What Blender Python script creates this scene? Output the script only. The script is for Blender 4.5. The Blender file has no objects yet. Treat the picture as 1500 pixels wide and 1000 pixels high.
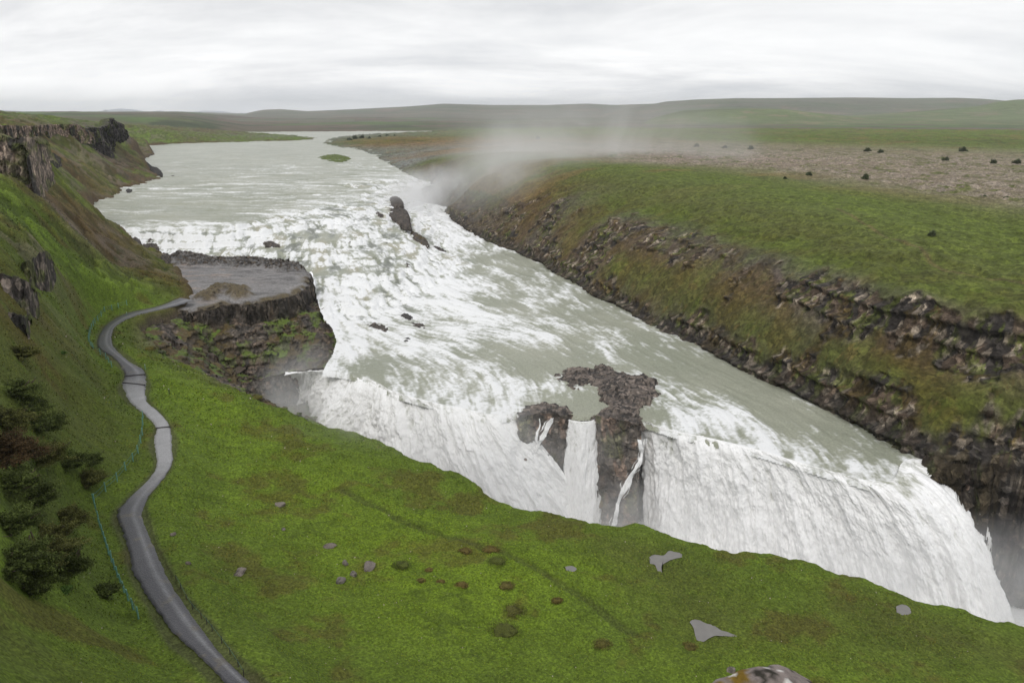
import bpy, math, random
import numpy as np
Q = 1.0                    # mesh detail
rng = np.random.default_rng(7)
random.seed(7)
F32 = np.float32

# ------------------------------------------------------------------ survey
# the place was surveyed from the viewing platform: bearings (px, py) and a
# height z above the middle river give a position in metres
F = 1083.0
PITCH = math.radians(17.28)
CAMZ = 50.0
cp, sp = math.cos(PITCH), math.sin(PITCH)
def P(px, py, z):
    r = (px - 750) / F; u = -(py - 500) / F
    dx, dy, dz = r, cp + u * sp, -sp + u * cp
    t = (z - CAMZ) / dz
    return (t * dx, t * dy, z)
def PD(px, py, d):         # the point of that bearing at ground distance d
    r = (px - 750) / F; u = -(py - 500) / F
    dx, dy, dz = r, cp + u * sp, -sp + u * cp
    t = d / dy
    return (t * dx, t * dy, CAMZ + t * dz)
def PP(l): return np.array([P(*q[:3]) for q in l], float)

# ------------------------------------------------------------------ noise
def _h(ix, iy, iz, seed):
    with np.errstate(over='ignore'):
        h = (ix.astype(np.uint32) * np.uint32(374761393) + iy.astype(np.uint32) * np.uint32(668265263)
             + iz.astype(np.uint32) * np.uint32(2147483647 - 1013) + np.uint32((seed * 974634777 + 12345) & 0xffffffff))
        h = (h ^ (h >> np.uint32(13))) * np.uint32(1274126177)
        h = (h ^ (h >> np.uint32(15))) * np.uint32(2246822519)
        h = h ^ (h >> np.uint32(16))
    return (h >> np.uint32(8)).astype(F32) * F32(1 / 16777216.0)
def n2(x, y, seed=0):
    xf = np.floor(x); yf = np.floor(y)
    ix = xf.astype(np.int64) & 0xffffffff; iy = yf.astype(np.int64) & 0xffffffff
    fx = (x - xf).astype(F32); fy = (y - yf).astype(F32)
    u = fx * fx * fx * (fx * (fx * 6 - 15) + 10); v = fy * fy * fy * (fy * (fy * 6 - 15) + 10)
    z = np.zeros(1, np.int64)
    a = _h(ix, iy, z, seed); b = _h(ix + 1, iy, z, seed); c = _h(ix, iy + 1, z, seed); d = _h(ix + 1, iy + 1, z, seed)
    return (a + (b - a) * u + (c - a + (a - b - c + d) * u) * v) * 2 - 1
def fbm(x, y, oct=5, seed=0, gain=.5, lac=2.03):
    s = 0; a = 1; t = 0
    for k in range(oct):
        s = s + a * n2(x + 17.3 * k, y - 9.1 * k, seed + k); t += a; a *= gain
        x, y = (x * .8 - y * .6) * lac, (x * .6 + y * .8) * lac
    return s / t * 1.6
def n3(x, y, z, seed=0):
    xf = np.floor(x); yf = np.floor(y); zf = np.floor(z)
    ix = xf.astype(np.int64) & 0xffffffff; iy = yf.astype(np.int64) & 0xffffffff; iz = zf.astype(np.int64) & 0xffffffff
    u, v, w = [(lambda f: f * f * (3 - 2 * f))((a - b).astype(F32)) for a, b in ((x, xf), (y, yf), (z, zf))]
    r = 0
    for dz, wz in ((0, 1 - w), (1, w)):
        for dy, wy in ((0, 1 - v), (1, v)):
            for dx, wx in ((0, 1 - u), (1, u)):
                r = r + _h(ix + dx, iy + dy, iz + dz, seed) * wx * wy * wz
    return r * 2 - 1
def fbm3(x, y, z, oct=4, seed=0):
    s = 0; a = 1; t = 0
    for k in range(oct):
        s = s + a * n3(x + 5.2 * k, y + 1.7 * k, z, seed + k); t += a; a *= .5
        x, y, z = (x * .8 - y * .6) * 2.03, (x * .6 + y * .8) * 2.03, z * 2.03
    return s / t * 1.6
def cells(x, y, seed=0, jit=.9):
    """voronoi: nearest distance, gap to the second, id"""
    xf = np.floor(x); yf = np.floor(y)
    f1 = np.full(x.shape, 9., F32); f2 = np.full(x.shape, 9., F32); idh = np.zeros(x.shape, F32)
    zz = np.zeros(1, np.int64)
    for dx in (-1, 0, 1):
        for dy in (-1, 0, 1):
            cx = (xf + dx).astype(np.int64) & 0xffffffff; cy = (yf + dy).astype(np.int64) & 0xffffffff
            ax = _h(cx, cy, zz, seed); ay = _h(cx, cy, zz, seed + 1)
            d = np.hypot(xf + dx + .5 + (ax - .5) * jit - x, yf + dy + .5 + (ay - .5) * jit - y).astype(F32)
            m = d < f1
            f2 = np.where(m, f1, np.minimum(f2, d)); idh = np.where(m, _h(cx, cy, zz, seed + 2), idh); f1 = np.where(m, d, f1)
    return f1, f2 - f1, idh
def sst(a, b, x):
    t = np.clip((x - a) / (b - a), 0, 1); return t * t * (3 - 2 * t)
def mixc(a, b, t):
    return a + (np.asarray(b, F32) - a) * t[..., None]

# ------------------------------------------------------------------ fields
class Field:
    """smooth surface through scattered points; works on (bearing, log distance)"""
    def __init__(s, xy, vals, c=.012, lam=0.0):
        xy = np.asarray(xy, float); s.c = c
        s.p = np.stack([np.arctan2(xy[:, 0], xy[:, 1]), np.log(np.hypot(xy[:, 0], xy[:, 1]))], 1)
        n = len(s.p); V = np.asarray(vals, float).reshape(n, -1)
        K = s.k(s.p) - lam * np.eye(n)
        A = np.zeros((n + 3, n + 3)); A[:n, :n] = K
        Pm = np.c_[np.ones(n), s.p]; A[:n, n:] = Pm; A[n:, :n] = Pm.T
        s.w = np.linalg.lstsq(A, np.r_[V, np.zeros((3, V.shape[1]))], rcond=None)[0].astype(F32)
    def k(s, q):
        d = (q[:, None, 0] - s.p[None, :, 0]) ** 2 + (q[:, None, 1] - s.p[None, :, 1]) ** 2
        return np.sqrt(d + s.c ** 2)
    def __call__(s, x, y):
        sh = x.shape; q = np.stack([np.arctan2(x, y).ravel(), np.log(np.hypot(x, y) + 1e-6).ravel()], 1).astype(F32)
        s.p = s.p.astype(F32); out = np.empty((len(q), s.w.shape[1]), F32)
        for i in range(0, len(q), 60000):
            b = q[i:i + 60000]; out[i:i + 60000] = s.k(b) @ s.w[:-3] + np.c_[np.ones(len(b), F32), b] @ s.w[-3:]
        return out.reshape(sh + (-1,))
def polydist(x, y, pts, attr=None):
    """distance to a polyline and the attributes at its nearest point"""
    sh = x.shape; x = x.ravel().astype(F32); y = y.ravel().astype(F32)
    best = np.full(x.shape, 1e18, F32)
    at = None if attr is None else np.zeros((len(x), attr.shape[1]), F32)
    for i in range(len(pts) - 1):
        ax, ay = pts[i][:2]; bx, by = pts[i + 1][:2]; vx, vy = bx - ax, by - ay; L = vx * vx + vy * vy + 1e-9
        t = np.clip(((x - ax) * vx + (y - ay) * vy) / L, 0, 1)
        d = (x - ax - t * vx) ** 2 + (y - ay - t * vy) ** 2
        m = d < best; best = np.where(m, d, best)
        if at is not None:
            at[m] = attr[i] + (attr[i + 1] - attr[i]) * t[m][:, None]
    d = np.sqrt(best).reshape(sh)
    return d if at is None else (d, at.reshape(sh + (-1,)))
def inside(x, y, poly):
    r = np.zeros(x.shape, bool); n = len(poly)
    for i in range(n):
        x0, y0 = poly[i][:2]; x1, y1 = poly[(i + 1) % n][:2]
        if y0 == y1: continue
        c = ((y0 > y) != (y1 > y)) & (x < (x1 - x0) * (y - y0) / (y1 - y0) + x0); r ^= c
    return r
def smoothline(pts, n=8):
    pts = np.asarray(pts, float); out = []
    for i in range(len(pts) - 1):
        p0 = pts[max(i - 1, 0)]; p1 = pts[i]; p2 = pts[i + 1]; p3 = pts[min(i + 2, len(pts) - 1)]
        for k in range(n):
            t = k / n
            out.append(.5 * ((2 * p1) + (-p0 + p2) * t + (2 * p0 - 5 * p1 + 4 * p2 - p3) * t * t + (-p0 + 3 * p1 - 3 * p2 + p3) * t ** 3))
    out.append(pts[-1]); return np.array(out)
def resample(pts, n):
    pts = np.asarray(pts, float); s = np.r_[0, np.cumsum(np.linalg.norm(np.diff(pts, axis=0), axis=1))]
    t = np.linspace(0, s[-1], n); return np.stack([np.interp(t, s, pts[:, k]) for k in range(pts.shape[1])], 1)

# ------------------------------------------------------------------ meshes
COL = bpy.context.scene.collection
def raw_mesh(name, V, faces, nper, attrs=None, mat=None, parent=None, smooth=True):
    me = bpy.data.meshes.new(name); V = np.ascontiguousarray(V, F32).reshape(-1, 3); faces = np.ascontiguousarray(faces, np.int32)
    nf = len(faces)
    me.vertices.add(len(V)); me.vertices.foreach_set('co', V.ravel())
    me.loops.add(nf * nper); me.loops.foreach_set('vertex_index', faces.ravel())
    me.polygons.add(nf); me.polygons.foreach_set('loop_start', np.arange(0, nf * nper, nper, dtype=np.int32))
    me.polygons.foreach_set('loop_total', np.full(nf, nper, np.int32))
    me.polygons.foreach_set('use_smooth', np.full(nf, smooth, bool))
    for k, a in (attrs or {}).items():
        a = np.asarray(a, F32)
        if a.ndim > 1 and a.shape[-1] == 3:
            at = me.attributes.new(k, 'FLOAT_VECTOR', 'POINT'); at.data.foreach_set('vector', np.ascontiguousarray(a).ravel())
        else:
            at = me.attributes.new(k, 'FLOAT', 'POINT'); at.data.foreach_set('value', np.ascontiguousarray(a).ravel())
    me.update(calc_edges=True)
    o = bpy.data.objects.new(name, me); COL.objects.link(o)
    if mat: me.materials.append(mat)
    if parent: o.parent = parent
    return o
def grid_mesh(name, V, attrs=None, keep=None, mat=None, parent=None, smooth=True):
    n, m = V.shape[:2]; idx = np.arange(n * m, dtype=np.int32).reshape(n, m)
    f = np.stack([idx[:-1, :-1], idx[:-1, 1:], idx[1:, 1:], idx[1:, :-1]], -1)
    f = f[keep] if keep is not None else f.reshape(-1, 4)
    V = V.reshape(-1, 3); used = np.zeros(n * m, bool); used[f.ravel()] = True
    mp = np.cumsum(used, dtype=np.int64) - 1
    at = {k: (a.reshape(n * m, -1)[used] if a.ndim == 3 else a.reshape(-1)[used]) for k, a in (attrs or {}).items()}
    return raw_mesh(name, V[used], mp[f].astype(np.int32), 4, at, mat, parent, smooth)
def gradn(V):
    a = np.gradient(V, axis=0); b = np.gradient(V, axis=1)
    n = np.cross(b, a); n /= np.linalg.norm(n, axis=-1, keepdims=True) + 1e-9
    s = np.sign(n[..., 2:3]); s[s == 0] = 1
    return (n * s).astype(F32)
def tag(o, label=None, cat=None, group=None, kind=None):
    if label: o['label'] = label
    if cat: o['category'] = cat
    if group: o['group'] = group
    if kind: o['kind'] = kind
    return o
def empty(name, loc=(0, 0, 0), rz=0):
    o = bpy.data.objects.new(name, None); COL.objects.link(o); o.location = loc; o.rotation_euler = (0, 0, rz); return o
def polar(th0, th1, nth, rs):
    th = np.radians(np.linspace(th0, th1, nth)); T, R = np.meshgrid(th, np.asarray(rs)); return (R * np.sin(T)), (R * np.cos(T))
def logrows(*segs):
    out = []
    for a, b, n in segs: out.append(np.exp(np.linspace(math.log(a), math.log(b), int(n * Q), endpoint=False)))
    out.append([segs[-1][1]]); return np.concatenate(out)

# ------------------------------------------------------------------ materials
class NT:
    def __init__(s, name, tree=None):
        if tree is None:
            s.m = bpy.data.materials.new(name); s.m.use_nodes = True; tree = s.m.node_tree
        s.t = tree; s.t.nodes.clear()
    def n(s, typ, props=None, **inp):
        nd = s.t.nodes.new(typ)
        for k, v in (props or {}).items(): setattr(nd, k, v)
        for k, v in inp.items():
            k = k.replace('_', ' ') if k not in nd.inputs else k
            if isinstance(v, bpy.types.NodeSocket): s.t.links.new(v, nd.inputs[k])
            else: nd.inputs[k].default_value = v
        return nd
    def link(s, a, b): s.t.links.new(a, b)
    def math(s, op, a, b=0.0, clamp=False):
        nd = s.t.nodes.new('ShaderNodeMath'); nd.operation = op; nd.use_clamp = clamp
        for i, v in enumerate((a, b)):
            if isinstance(v, bpy.types.NodeSocket): s.link(v, nd.inputs[i])
            else: nd.inputs[i].default_value = v
        return nd.outputs[0]
    def ramp(s, fac, stops, interp='LINEAR'):
        nd = s.t.nodes.new('ShaderNodeValToRGB'); nd.color_ramp.interpolation = interp
        el = nd.color_ramp.elements
        while len(el) < len(stops): el.new(.5)
        for e, (p, c) in zip(el, stops): e.position = p; e.color = (c if len(c) == 4 else (*c, 1)) if hasattr(c, '__len__') else (c, c, c, 1)
        s.link(fac, nd.inputs[0]); return nd.outputs[0]
    def mix(s, fac, a, b, typ='MIX'):
        nd = s.t.nodes.new('ShaderNodeMix'); nd.data_type = 'RGBA'; nd.blend_type = typ; nd.clamp_factor = True
        for i, v in ((0, fac), (6, a), (7, b)):
            if isinstance(v, bpy.types.NodeSocket): s.link(v, nd.inputs[i])
            else: nd.inputs[i].default_value = v if not hasattr(v, '__len__') or len(v) == 4 else (*v, 1)
        return nd.outputs[2]
def mat_ground(name, fine=1.0, var=(.62, 1.4), bump=.5, rough=.9, spec=.2, cell=0, leafy=0):
    t = NT(name)
    a = t.n('ShaderNodeAttribute', {'attribute_name': 'col'}); geo = t.n('ShaderNodeNewGeometry')
    p = geo.outputs['Position']
    n1_ = t.n('ShaderNodeTexNoise', Vector=p, Scale=1.6 * fine, Detail=8.0, Roughness=.7)
    n2_ = t.n('ShaderNodeTexNoise', Vector=p, Scale=.13 * fine, Detail=5.0, Roughness=.6)
    vo = t.n('ShaderNodeTexVoronoi', Vector=p, Scale=2.2 * fine)
    v1 = t.ramp(n1_.outputs['Fac'], [(.3, var[0]), (.7, var[1])])
    v2 = t.ramp(n2_.outputs['Fac'], [(.3, .82), (.7, 1.16)])
    c = t.mix(1.0, a.outputs['Color'], v1, 'MULTIPLY'); c = t.mix(1.0, c, v2, 'MULTIPLY')
    if leafy:
        lv = t.n('ShaderNodeTexVoronoi', Vector=p, Scale=leafy); l3 = t.n('ShaderNodeSeparateXYZ', Vector=lv.outputs['Color'])
        c = t.mix(1.0, c, t.ramp(l3.outputs['Y'], [(.0, .68), (.5, .97), (1., 1.33)]), 'MULTIPLY')
    if cell:
        rkA = t.n('ShaderNodeAttribute', {'attribute_name': 'rk'}); w_ = t.n('ShaderNodeVectorMath', {'operation': 'ADD'}); t.link(p, w_.inputs[0])
        ws = t.n('ShaderNodeVectorMath', {'operation': 'SCALE'}); t.link(n1_.outputs['Color'], ws.inputs[0]); ws.inputs['Scale'].default_value = .5; t.link(ws.outputs[0], w_.inputs[1])
        cv = t.n('ShaderNodeTexVoronoi', Vector=w_.outputs[0], Scale=cell); s3 = t.n('ShaderNodeSeparateXYZ', Vector=cv.outputs['Color'])
        cm = t.ramp(s3.outputs['X'], [(.0, .4), (.55, .8), (.85, 1.1), (.95, 1.7)]); c = t.mix(rkA.outputs['Fac'], c, t.mix(1.0, c, cm, 'MULTIPLY'))
        vo = cv
    h = t.math('ADD', t.math('MULTIPLY', n1_.outputs['Fac'], .5), t.math('MULTIPLY', vo.outputs['Distance'], .25))
    b = t.n('ShaderNodeBump', Strength=bump, Distance=.5 / fine, Height=h)
    bs = t.n('ShaderNodeBsdfPrincipled', Roughness=rough, Normal=b.outputs[0]); bs.inputs['Specular IOR Level'].default_value = spec
    t.link(c, bs.inputs['Base Color'])
    o = t.n('ShaderNodeOutputMaterial', Surface=bs.outputs[0]); return t.m
def mat_water(name):
    t = NT(name)
    f = t.n('ShaderNodeAttribute', {'attribute_name': 'foam'}); tint = t.n('ShaderNodeAttribute', {'attribute_name': 'tint'})
    p = t.n('ShaderNodeNewGeometry').outputs['Position']
    n1_ = t.n('ShaderNodeTexNoise', Vector=p, Scale=1.3, Detail=8.0, Roughness=.72)
    n2_ = t.n('ShaderNodeTexNoise', Vector=p, Scale=.05, Detail=3.0)
    deep = t.mix(t.ramp(n2_.outputs['Fac'], [(.35, 0.), (.65, 1.)]), (.31, .335, .262), (.40, .415, .335))
    deep = t.mix(tint.outputs['Fac'], deep, (.42, .39, .27))
    ff = t.math('ADD', f.outputs['Fac'], t.math('MULTIPLY', t.math('SUBTRACT', n1_.outputs['Fac'], .5), 1.1))
    fm = t.ramp(ff, [(.22, 0.), (.46, .40), (.80, 1.)])
    deep = t.mix(t.math('MULTIPLY', tint.outputs['Fac'], -1.0, True), deep, (.17, .18, .15)); n4_ = t.n('ShaderNodeTexNoise', Vector=p, Scale=3.5, Detail=4.0, Roughness=.6)
    deep = t.mix(1.0, deep, t.ramp(n4_.outputs['Fac'], [(.35, .82), (.65, 1.12)]), 'MULTIPLY')
    c = t.mix(fm, deep, (.93, .94, .94))
    b = t.n('ShaderNodeBump', Strength=.8, Distance=.4, Height=n1_.outputs['Fac'])
    r = t.math('ADD', t.math('MULTIPLY', fm, .45), .28)
    bs = t.n('ShaderNodeBsdfPrincipled', Normal=b.outputs[0]); t.link(c, bs.inputs['Base Color']); t.link(r, bs.inputs['Roughness'])
    bs.inputs['IOR'].default_value = 1.33; bs.inputs['Specular IOR Level'].default_value = .5
    t.n('ShaderNodeOutputMaterial', Surface=bs.outputs[0]); return t.m
def mat_fall(name):
    t = NT(name)
    f = t.n('ShaderNodeAttribute', {'attribute_name': 'foam'}); uv = t.n('ShaderNodeAttribute', {'attribute_name': 'flow'})
    n1_ = t.n('ShaderNodeTexNoise', Vector=uv.outputs['Vector'], Scale=1.0, Detail=7.0, Roughness=.62)
    ff = t.math('ADD', f.outputs['Fac'], t.math('MULTIPLY', t.math('SUBTRACT', n1_.outputs['Fac'], .5), .9))
    c = t.mix(t.ramp(ff, [(.22, 0.), (.6, 1.)]), (.40, .41, .335), (.99, .99, .985))
    n3_ = t.n('ShaderNodeTexNoise', Vector=uv.outputs['Vector'], Scale=2.6, Detail=6.0, Roughness=.75)
    c = t.mix(1.0, c, t.ramp(n3_.outputs['Fac'], [(.34, .83), (.56, 1.)]), 'MULTIPLY')  # greys the hollows of the bump noise: shade between clumps painted in
    b = t.n('ShaderNodeBump', Strength=.2, Distance=.5, Height=n3_.outputs['Fac'])
    bs = t.n('ShaderNodeBsdfPrincipled', Roughness=.7, Normal=b.outputs[0]); t.link(c, bs.inputs['Base Color'])
    bs.inputs['Specular IOR Level'].default_value = .2
    al = t.n('ShaderNodeAttribute', {'attribute_name': 'dens'})
    al2 = t.ramp(t.math('ADD', al.outputs['Fac'], t.math('SUBTRACT', n1_.outputs['Fac'], .5)), [(.35, 0.), (.6, 1.)])
    t.link(al2, bs.inputs['Alpha'])
    t.n('ShaderNodeOutputMaterial', Surface=bs.outputs[0]); return t.m
def mat_plain(name, col, rough=.6, spec=.3, var=.25, scale=6, metal=0, bump=.2):
    t = NT(name); tc = t.n('ShaderNodeTexCoord')
    n1_ = t.n('ShaderNodeTexNoise', Vector=tc.outputs['Object'], Scale=scale, Detail=6.0)
    c = t.mix(t.ramp(n1_.outputs['Fac'], [(.3, 0.), (.7, 1.)]), tuple(k * (1 - var) for k in col), tuple(min(k * (1 + var), 1) for k in col))
    b = t.n('ShaderNodeBump', Strength=bump, Distance=.1, Height=n1_.outputs['Fac'])
    bs = t.n('ShaderNodeBsdfPrincipled', Roughness=rough, Metallic=metal, Normal=b.outputs[0]); t.link(c, bs.inputs['Base Color'])
    bs.inputs['Specular IOR Level'].default_value = spec
    t.n('ShaderNodeOutputMaterial', Surface=bs.outputs[0]); return t.m
M_ground = mat_ground('turf', 1.0)
M_near = mat_ground('meadow', 2.4, (.62, 1.4), .6, leafy=5.5)
M_cliff = mat_ground('canyon_side', 1.0, (.45, 1.6), .9, cell=1.1, leafy=.9)
M_rock = mat_ground('wet_rock', 1.3, (.5, 1.55), .8, .6, .4, 1.6)
M_far = mat_ground('moor', .02, (.8, 1.2), .3)
M_water = mat_water('glacial_water')
M_fall = mat_fall('falling_water')
M_leaf = mat_ground('leaves', 3.0, (.7, 1.35), .1)

# albedos
GB = (.128, .190, .016); GM = (.106, .156, .018); GO = (.090, .110, .020); GD = (.038, .052, .012)
OB = (.095, .068, .020); BR = (.105, .070, .034); SC = (.150, .122, .098); RK = (.095, .082, .070); PK = (.30, .235, .19)
GR = (.20, .20, .19); OR = (.20, .125, .050); GY = (.16, .175, .145)

# ------------------------------------------------------------------ left bank
BR_PTS = [(1500, 922, 0), (1480, 912, 0), (1412, 892, 0), (1356, 882, .2), (1324, 868, .5), (1284, 856, .7), (1268, 845, 1), (1244, 845, 1), (1216, 836, 1),
          (1192, 822, 1.2), (1176, 822, 1.1), (1124, 812, 1.1), (1068, 806, 1.2), (1010, 790, 1.5), (968, 778, 1.8), (948, 768, 2), (900, 770, 1.7), (882, 770, 1.5), (838, 756, 1.5), (790, 748, 1.5),
          (750, 740, 1.5), (710, 722, 1.5), (690, 706, 1.7), (630, 682, 1.8), (590, 670, 2), (574, 656, 2.2), (510, 630, 2.2), (430, 606, 2.3), (394, 594, 2.4),
          (380, 584, 2.6), (348, 566, 3.2), (308, 550, 4), (280, 536, 4.8), (258, 528, 5.4), (234, 522, 6), (226, 512, 6.6), (222, 498, 7.2), (205, 486, 7.8), (196, 472, 8),
          (220, 461, 8), (246, 453, 7.8), (262, 445, 7.6), (276, 430, 7.5), (270, 408, 8), (255, 388, 8), (243, 374, 7), (216, 368, 7), (200, 356, 9), (190, 345, 10.6)]
SH_PTS = [(176, 337, 11), (150, 322, 11), (122, 306, 11), (130, 297, 11), (142, 293, 11), (160, 291, 11), (173, 285, 11), (175, 278, 11), (182, 275, 11), (200, 271, 11),
          (222, 266, 11), (238, 262, 11), (217, 253, 11), (200, 242, 11), (191, 237, 11), (208, 232, 11), (223, 227, 11), (212, 219, 11), (205, 214, 11), (250, 211, 11), (300, 209, 11), (400, 207, 11),
          (450, 205, 11), (467, 203, 11), (450, 200.5, 11), (433, 198, 11), (400, 196.5, 11)]
Lb = np.vstack([[(150, 22, 0), (95, 44, 0)], PP(BR_PTS), PP(SH_PTS), [(-900, 1750, 11)]])
LbA = np.array([[-24., 5.]] * (2 + 30) + [[-24., 9.]] * 6 + [[-6., 6.]] * 7 + [[3., 5.]] * 6 + [[8., 6.]] * (len(SH_PTS) + 1))
assert len(LbA) == len(Lb), (len(LbA), len(Lb))
Lpoly = np.vstack([Lb[:, :2], [(-6000, 2600), (-6000, -300), (300, -300)]])

# path
PL = [(345, 997), (288, 955), (252, 922), (219, 877), (195, 835), (187, 799), (178, 772), (171, 749), (187, 730), (227, 687), (226, 647), (228, 625), (213, 607), (190, 587), (180, 563), (182, 547), (167, 525), (143, 507), (147, 487), (160, 472), (187, 458), (233, 448), (262, 436)]
PR = [(357, 997), (330, 962), (305, 930), (266, 877), (242, 835), (225, 799), (216, 775), (209, 752), (217, 727), (250, 683), (252, 653), (248, 622), (233, 603), (215, 587), (213, 567), (211, 543), (187, 527), (165, 505), (165, 483), (177, 472), (200, 462), (240, 452), (285, 440)]
PZ = [12.3, 11.6, 11.2, 10.6, 10.2, 9.8, 9.5, 9.2, 9.0, 8.4, 8.0, 7.8, 7.7, 7.6, 7.7, 7.8, 8.3, 8.6, 8.7, 8.6, 8.4, 8.1, 7.9]
pl = [P(*a, z) for a, z in zip(PL, PZ)]; pr = [P(*a, z) for a, z in zip(PR, PZ)]
e0 = (np.array(pl[0]) + pr[0]) / 2; e1 = (np.array(pl[1]) + pr[1]) / 2; dd = (e0 - e1); dd[2] = 0; dd /= np.linalg.norm(dd)
pl = [tuple(np.array(pl[1]) + dd * 11 + (0, 0, 1.3)), tuple(np.array(pl[1]) + dd * 5 + (0, 0, .5))] + pl[1:]
pr = [tuple(np.array(pr[1]) + dd * 11 + (0, 0, 1.3)), tuple(np.array(pr[1]) + dd * 5 + (0, 0, .5))] + pr[1:]
pathL = smoothline(pl, 8); pathR = smoothline(pr, 8); pathC = (pathL + pathR) / 2
pathW = np.linalg.norm(pathL[:, :2] - pathR[:, :2], axis=1) / 2

LC = [  # px, py, z, rock, colour
 (0, 1000, 25, 0, GM), (0, 930, 22, 0, GO), (0, 850, 21, 0, GM), (0, 750, 20.5, 0, GM), (0, 670, 21.5, 0, GO), (0, 600, 22.5, 0, GO), (0, 540, 23.5, 0, GO), (0, 500, 25, .15, GO), (0, 440, 28, .1, OB), (0, 400, 29.5, 0, OB),
 (0, 350, 31, 0, GO), (0, 300, 33, 0, GM), (-150, 1000, 31, 0, GM), (-150, 800, 28, 0, GM), (-150, 600, 31, 0, GM), (-150, 450, 35, 0, GM), (-150, 330, 38, 0, GM), (-300, 700, 38, 0, GM), (-300, 400, 42, 0, GM),
 (50, 440, 22, .1, OB), (60, 500, 20, 0, GO), (50, 340, 29, 0, GO), (60, 385, 24.5, 0, GO), (60, 300, 31, .1, GM), (70, 290, 32, .4, BR),
 (100, 330, 25, .2, SC), (150, 345, 17.5, .2, BR), (185, 352, 12.5, .3, BR), (110, 370, 20.5, 0, GO), (160, 375, 15.8, .1, BR), (160, 392, 13.8, .1, GO), (200, 395, 12.5, 0, OB), (110, 420, 17.5, 0, GM), (200, 420, 11.5, 0, GM), (230, 400, 11.5, 0, OB),
 (255, 405, 10, 0, OB), (258, 420, 9.3, 0, GO), (240, 440, 9, 0, GM), (200, 446, 9.6, 0, GM), (150, 452, 11.4, 0, GM), (125, 470, 12.2, 0, GM), (110, 500, 13.2, 0, GM), (130, 530, 11.5, 0, GO), (150, 560, 10.8, 0, GO), (70, 560, 17, 0, GO), (60, 620, 17, 0, GO), (100, 600, 13.8, 0, GO), (150, 610, 10.8, 0, GO),
 (140, 650, 11.4, 0, GO), (60, 700, 15.8, 0, GD), (130, 700, 11.6, 0, GM), (130, 760, 12, 0, GM), (60, 780, 16, 0, GD), (160, 830, 12.4, 0, GM), (80, 860, 16.5, 0, GM), (190, 900, 13.4, 0, GM), (100, 950, 18, 0, GM), (200, 990, 15.5, 0, GM), (280, 995, 13.4, 0, GM),
 # meadow below the path
 (260, 560, 6.8, 0, GB), (240, 540, 7.2, 0, GM), (300, 620, 5.8, 0, GB), (400, 640, 4.2, 0, GB), (340, 585, 5, 0, GB), (300, 700, 6.4, 0, GM), (400, 720, 4.8, 0, GB), (500, 700, 3.5, 0, GB), (480, 650, 3.2, 0, GM), (560, 690, 2.9, 0, GM), (280, 780, 7.6, 0, GM), (380, 820, 6, 0, GM), (500, 800, 4.2, 0, GB), (640, 760, 3, 0, GB), (640, 730, 2.4, 0, GM),
 (740, 800, 3, 0, GB), (760, 770, 2.2, 0, GM), (860, 830, 3, 0, GB), (900, 800, 2.4, 0, GO), (340, 920, 8.6, 0, GM), (450, 920, 6.6, 0, GM), (600, 900, 4.8, 0, GB), (760, 900, 3.8, 0, GB), (900, 900, 3.2, 0, GM), (970, 820, 2.2, 0, GO), (1040, 920, 2.6, 0, GO), (1150, 870, 1.9, 0, GM), (1250, 880, 1.6, 0, GO), (1320, 895, 1.0, 0, GO), (1400, 930, 1.1, 0, GO),
 (1500, 960, .8, 0, GO), (1500, 1000, 1.6, 0, GM), (1300, 1000, 2.6, 0, GM), (1100, 1000, 3.4, 0, GB), (900, 1000, 4.6, 0, GM), (700, 1000, 6, 0, GM), (500, 1000, 8.5, 0, GM), (400, 1000, 10.4, 0, GM),
 # upstream left bank
 (64, 270, 33.5, .4, BR), (40, 292, 32.5, .1, GM), (-100, 300, 36, .2, GO), (165, 283, 12.3, .2, GO), (190, 265, 13, .3, BR), (215, 262, 12, .5, BR),
 ]
def pdz(px, py, d): q = PD(px, py, d); return (px, py, q[2])
LW = []  # world entries: x,y,z,rock,col
def addw(px, py, d, rock, col): q = PD(px, py, d); LW.append((q[0], q[1], q[2], rock, col))
for a in [(85, 262, 300, .1, OB), (110, 300, 270, .1, GO), (90, 280, 290, .1, GO), (110, 260, 330, 0, GM), (140, 280, 340, 0, GO), (80, 225, 350, .1, OB), (85, 218, 370, 0, OR), (120, 235, 400, 0, GM), (100, 250, 350, 0, BR), (160, 262, 385, 0, GM), (60, 222, 330, .2, BR), (40, 225, 290, .2, BR), (140, 228, 455, .4, BR), (163, 231, 475, .4, RK), (175, 250, 430, .3, BR), (180, 240, 470, .2, BR), (205, 250, 462, .3, BR), (150, 245, 440, .1, OB),
          (0, 208, 330, .3, BR), (40, 209, 352, .3, BR), (80, 209, 380, .3, BR), (110, 210, 405, .3, BR), (0, 184, 362, 0, GO), (40, 184, 386, 0, GO), (80, 184, 406, 0, GO), (110, 184, 432, 0, GO), (145, 184, 500, 0, GO), (172, 186, 600, .1, GO), (-60, 190, 330, 0, GO), (20, 207, 205, 0, GO), (-40, 207, 190, 0, GO), (50, 212, 215, .1, BR), (20, 204, 260, 0, GO)]: addw(*a)
addw(60, 181, 480, 0, GO); addw(0, 180, 420, 0, GO); addw(130, 178, 640, 0, GO); addw(170, 183, 640, .2, GM); addw(185, 190, 640, .9, RK); addw(186, 202, 632, .8, RK); addw(195, 215, 610, .3, BR); addw(207, 226, 600, .3, BR); addw(165, 200, 590, .8, RK); addw(185, 222, 560, .3, SC)
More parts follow.
